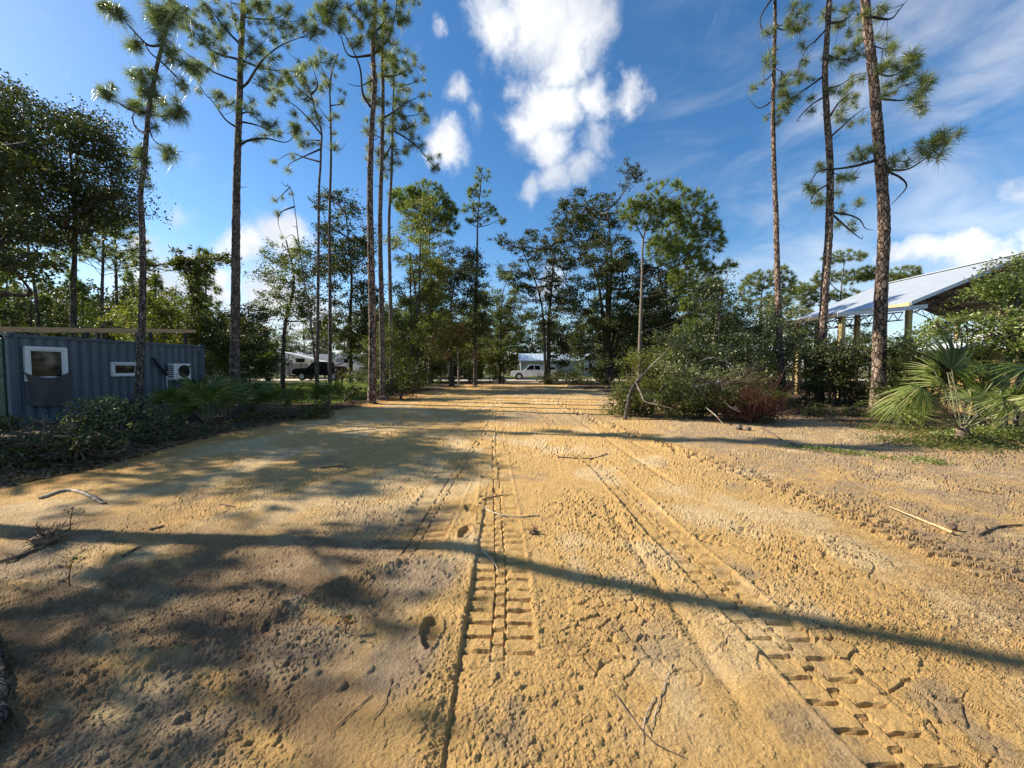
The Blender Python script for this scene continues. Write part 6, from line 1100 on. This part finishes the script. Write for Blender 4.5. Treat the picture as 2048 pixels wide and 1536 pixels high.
STK = [([(962, 1010), (985, 1028), (1030, 1038), (1080, 1034)], .009, 'palewood', 'forked pale stick across the main wheel track', 2), ([(965, 1005), (985, 998), (1015, 993)], .010, 'twig', 'dark short stick lying on the main wheel track', 1), ([(960, 1105), (985, 1125), (998, 1150)], .005, 'palewood', 'thin pale stick where the shadow crosses the wheel track', 1),
       ([(1115, 915), (1180, 917), (1215, 908)], .016, 'twig', 'long dark stick in the open sand', 2), ([(1310, 1395), (1290, 1440), (1285, 1490)], .003, 'palewood', 'thin pale twig upright in the crumbly sand', 0), ([(1230, 1395), (1265, 1440), (1310, 1490), (1370, 1515)], .0035, 'twig', 'long curved dark twig on the crumbly sand', 0), ([(1345, 1335), (1320, 1400), (1302, 1460)], .003, 'palewood', 'straight pale twig beside the curved dark one', 0),
       ([(785, 1370), (770, 1420), (745, 1450)], .003, 'twig', 'fine dark rootlet on the smooth sand', 0), ([(745, 1400), (700, 1440), (660, 1480)], .0025, 'twig', 'fine bent rootlet beside the deep groove', 0), ([(80, 1000), (130, 985), (165, 990), (205, 1010)], .02, 'palewood', 'pale peeled branch in the left shade', 2), ([(155, 985), (185, 995), (212, 1010)], .02, 'twig', 'brown stick crossing the pale peeled branch', 0),
       ([(0, 1130), (50, 1112), (95, 1095)], .018, 'twig', 'dark stick ending in a root ball', 1), ([(245, 1115), (262, 1105), (280, 1094)], .012, 'twig', 'short stick in the long shadow', 0), ([(1525, 858), (1545, 870), (1562, 880)], .03, 'twig', 'dark forked stick on the pale strip by the brush', 2), ([(1580, 888), (1610, 900), (1650, 908)], .012, 'twig', 'thin branch among the green creepers', 2), ([(1755, 892), (1800, 882), (1830, 875)], .013, 'palewood', 'straight pale stick under the drooping palmetto', 0),
       ([(1260, 870), (1300, 882), (1330, 880)], .012, 'twig', 'thin stick beside the brush heap', 1), ([(640, 940), (680, 935), (700, 938)], .01, 'twig', 'dark stick in the middle shade', 0), ([(440, 1010), (470, 1015)], .012, 'twig', 'short dark stick on the lit sand left of the tracks', 0), ([(300, 1062), (330, 1052)], .012, 'twig', 'short stick at the edge of the long shadow', 0), ([(130, 870), (165, 850), (180, 862)], .012, 'palewood', 'pale root sticking from the shaded brush', 1), ([(250, 905), (252, 925), (262, 932)], .012, 'palewood', 'bent pale root at the brush foot', 0),
       ([(1690, 960), (1740, 990), (1790, 1020)], .005, 'twig', 'long thin straw on the brown soil', 0), ([(560, 1330), (600, 1322), (640, 1312)], .003, 'twig', 'thin twig on the grey soil', 0), ([(1900, 975), (1960, 985), (2010, 992)], .008, 'twig', 'brown twig on the bare soil at the right', 0), ([(1960, 1070), (2000, 1055), (2045, 1050)], .013, 'limb', 'black charred stick at the right edge', 1)]
for k, (pts, r, m, lab, tw) in enumerate(STK): wood('fallen_stick', lab, [on(x, y, r * .5 + .004) for x, y in pts], [r, r * .9, r * .5], m, FS, 'stick', tw, 40 + k, 6)
wood('broken_plank', 'thin split board lying on the sand right of the curved track', [on(1778, 1020, .03), on(1840, 1043, .03), on(1905, 1072, .03)], [.006, .012, .015], 'lumber', None, 'board', 0, 3, 6)
gx_, gy_, gz_ = on(1905, 1060, .02)
def lump(name, label, p, r, mat, cat, seed, leaf=None):
    rng = np.random.default_rng(seed); t, f = np.meshgrid(np.linspace(0, math.pi, 9), np.linspace(0, 2 * math.pi, 13)[:-1], indexing='ij'); rr = r * (1 + .22 * rng.standard_normal(t.shape)); rr[0] = rr[0, 0]; rr[-1] = rr[-1, 0]; V = np.stack([rr * np.sin(t) * np.cos(f), rr * np.sin(t) * np.sin(f), rr * np.cos(t) * .8], -1).reshape(-1, 3)
    i = np.arange(8)[:, None] * 12; j = np.arange(12)[None]; Q = np.stack([i + j, i + 12 + j, i + 12 + (j + 1) % 12, i + (j + 1) % 12], -1).reshape(-1, 4); root = empty(name, p); MB().add(V, Q, 0, True).build('core', M[mat], root)
    if leaf:
        mb = MB()
        for k in range(leaf): d = unit(rng.standard_normal(3)); L = r * rng.uniform(1.1, 2.6); mb.tube(np.array([d * r * .5, d * L * .6 + rng.normal(0, r * .25, 3), d * L + rng.normal(0, r * .4, 3)]), [.005, .004, .002], 4)
        mb.build('rootlets', M['twig'], root)
    tag(root, label, cat)
lump('pine_cone', 'dark pine cone at the end of the split board', (gx_, gy_, gz_ + .02), .035, 'twig', 'cone', 9)
lump('root_ball', 'tangled dark root ball in the long shadow on the left', on(92, 1088, .03), .10, 'twig', 'root ball', 10, 70)
lump('root_clump', 'small dark tuft of roots on the sand right of the tracks', on(1068, 1068, .01), .035, 'twig', 'root clump', 12, 40)
lump('cut_stump', 'pale torn stump chunk at the foot of the brush heap', on(1478, 860, .05), .085, 'tanbark', 'stump', 13); lump('cut_stump', 'upright pale stump splinter beside the torn chunk', on(1496, 862, .05), .065, 'tanbark', 'stump', 14)
wood('fallen_log', 'grey bark log at the near left corner', [(-3.7, 2.55, .03), (-2.97, 2.08, .035), (-2.32, 1.6, .04), (-2.13, 1.15, .04)], [.03, .045, .05, .05], 'oakbark', cat='log', sides=12)
def sapling(label, px_, py_, h, seed):
    rng = np.random.default_rng(seed); p = np.array(on(px_, py_, -.01)); root = empty('sapling', p); mb = MB(); mb.tube(np.array([[0, 0, 0], [.01, 0, h * .5], [.03, .01, h]]), [.005, .004, .002], 5)
    for k in range(4): a_ = rng.uniform(0, 6.28); z = h * rng.uniform(.5, 1); d = np.array([math.cos(a_), math.sin(a_), .4]); mb.tube(np.array([[.01, 0, z], np.array([.01, 0, z]) + d * h * .25, np.array([.01, 0, z]) + d * h * .45]), .002, 4)
    mb.build('stem', M['redtwig'], root); mf = MB(); leafcloud(mf, np.stack([rng.normal(.02, h * .2, 14), rng.normal(0, h * .2, 14), h * rng.uniform(.5, 1.05, 14)], 1), .035, rng); mf.build('leaves', M['leaf_rust'], root); tag(root, label, 'sapling')
sapling('tiny leafless sapling sticking up from the lit sand at the left', 138, 1170, .22, 1); sapling('tiny reddish sprout beside the grey soil patch', 690, 1270, .13, 2); sapling('small bare sprig in the long shadow on the left', 140, 1062, .24, 3)
# small leafy weeds and creepers
def weeds(label, pts, spread, n, size, mat, seed, h=.1):
    rng = np.random.default_rng(seed); c = np.array([G(x, y)[:] for x, y in pts]); k = rng.integers(0, len(c), n); C = c[k] + np.stack([rng.normal(0, spread[0], n), rng.normal(0, spread[1], n), np.abs(rng.normal(0, h, n))], 1); C[:, 2] += ground_height(C[:, :1], C[:, 1:2])[:, 0] + .01
    mb = MB(); leafcloud(mb, C, size, rng, .32, .8); o = mb.build('ground_creeper', M[mat]); tag(o, label, kind='stuff')
weeds('green creeping weeds trailing across the sand on the right', [(1590, 895), (1620, 898), (1660, 903), (1690, 905), (1720, 910), (1640, 900), (1700, 908), (1780, 918), (1840, 922), (1850, 925), (1870, 930)], (.16, .07), 900, .045, 'leaf_bright', 1, .03)
weeds('leafy ground cover under the big palmetto', [(1800, 885), (1850, 890), (1900, 895), (1950, 890), (2000, 885), (2040, 880), (1760, 860), (1880, 880), (1980, 895), (2080, 885)], (.35, .35), 5000, .05, 'leaf_mid', 2, .07)
weeds('pale green undergrowth at the far right', [(1950, 870), (2000, 868), (2040, 872), (1900, 875), (2090, 870)], (.35, .3), 2600, .055, 'leaf_bright', 3, .08)

B('shrub', 'ragged low undergrowth with dry stems at the foot of the thick pine', 'shrub', [(1705, 838), (1706, 826)], 13.2, .02, [(1640, 822, 44, 12), (1700, 820, 40, 14), (1790, 826, 36, 20), (1600, 826, 40, 10), (1820, 850, 40, 14, -1.5)], 'leaf_mid', .075, 1.5, 410, 1.0, group='shrubs and thickets', clump=.16, branches=6, stems=3, twigmat='twig', zmin=.02, poke=30)
# litter, straw and grass: uncountable
def scatter(n, fn, seed): return fn(np.random.default_rng(seed), n)
def litter():
    rng = np.random.default_rng(8); Y = 1 / rng.uniform(1 / 26, 1 / 4.6, 26000); s = rng.random(26000) < .62
    X = np.where(s, xl(Y) + .15 - np.abs(rng.normal(0, 1.6, 26000)), xr(Y) - .3 + np.abs(rng.normal(0, 1.5, 26000))); C = np.stack([X, Y, 0 * X], 1); C[:, 2] = ground_height(X[:, None], Y[:, None])[:, 0] + .012
    mb = MB(); leafcloud(mb, C, .07, rng, .3, 1.5); tag(mb.build('leaf_litter', M['litter']), 'dead brown leaves along the edges of the clearing', kind='stuff')
    n = 15000; Y = 1 / rng.uniform(1 / 16, 1 / 2.2, n); X = np.interp(rng.random(n), [0, .25, 1], [3.2, 4.5, 11]) + rng.normal(0, .5, n); k = rng.random(n) < .18; X = np.where(k, rng.uniform(-6.5, -1.2, n), X); z = ground_height(X[:, None], Y[:, None])[:, 0] + .008; a_ = rng.normal(.3, .7, n); L = rng.uniform(.04, .15, n); d = np.stack([np.cos(a_), np.sin(a_), 0 * a_], 1); sd = np.stack([-np.sin(a_), np.cos(a_), 0 * a_], 1) * .0016; c = np.stack([X, Y, z], 1); V = np.stack([c - d * L[:, None] - sd, c - d * L[:, None] + sd, c + d * L[:, None]], 1).reshape(-1, 3); i = np.arange(n)[:, None] * 3
    tag(MB().add(V, np.hstack([i, i + 1, i + 2])).build('pine_straw', M['straw']), 'brown pine straw strewn over the soil', kind='stuff')
    n = 42000; X = rng.uniform(-22, -7.2, n); Y = 1 / rng.uniform(1 / 48, 1 / 17, n); keep = X < xl(Y) - 1.2; X, Y = X[keep], Y[keep]; n = len(X); z = np.where(np.abs(X) < 2.05 * Y, ground_height(X[:, None], Y[:, None])[:, 0], 0) - .01; a_ = rng.uniform(0, 6.28, n); h = rng.uniform(.06, .2, n); c = np.stack([X, Y, z], 1); sd = np.stack([np.cos(a_), np.sin(a_), 0 * a_], 1) * .011; e = c + np.stack([rng.normal(0, .05, n), rng.normal(0, .05, n), h], 1); V = np.stack([c - sd, c + sd, e], 1).reshape(-1, 3); i = np.arange(n)[:, None] * 3
    tag(MB().add(V, np.hstack([i, i + 1, i + 2])).build('lawn_grass', M['grass']), 'sunlit grass between the pines on the left', kind='stuff')
litter()
print('TRIS', TRIS[0], 'OBJ', len(bpy.data.objects))
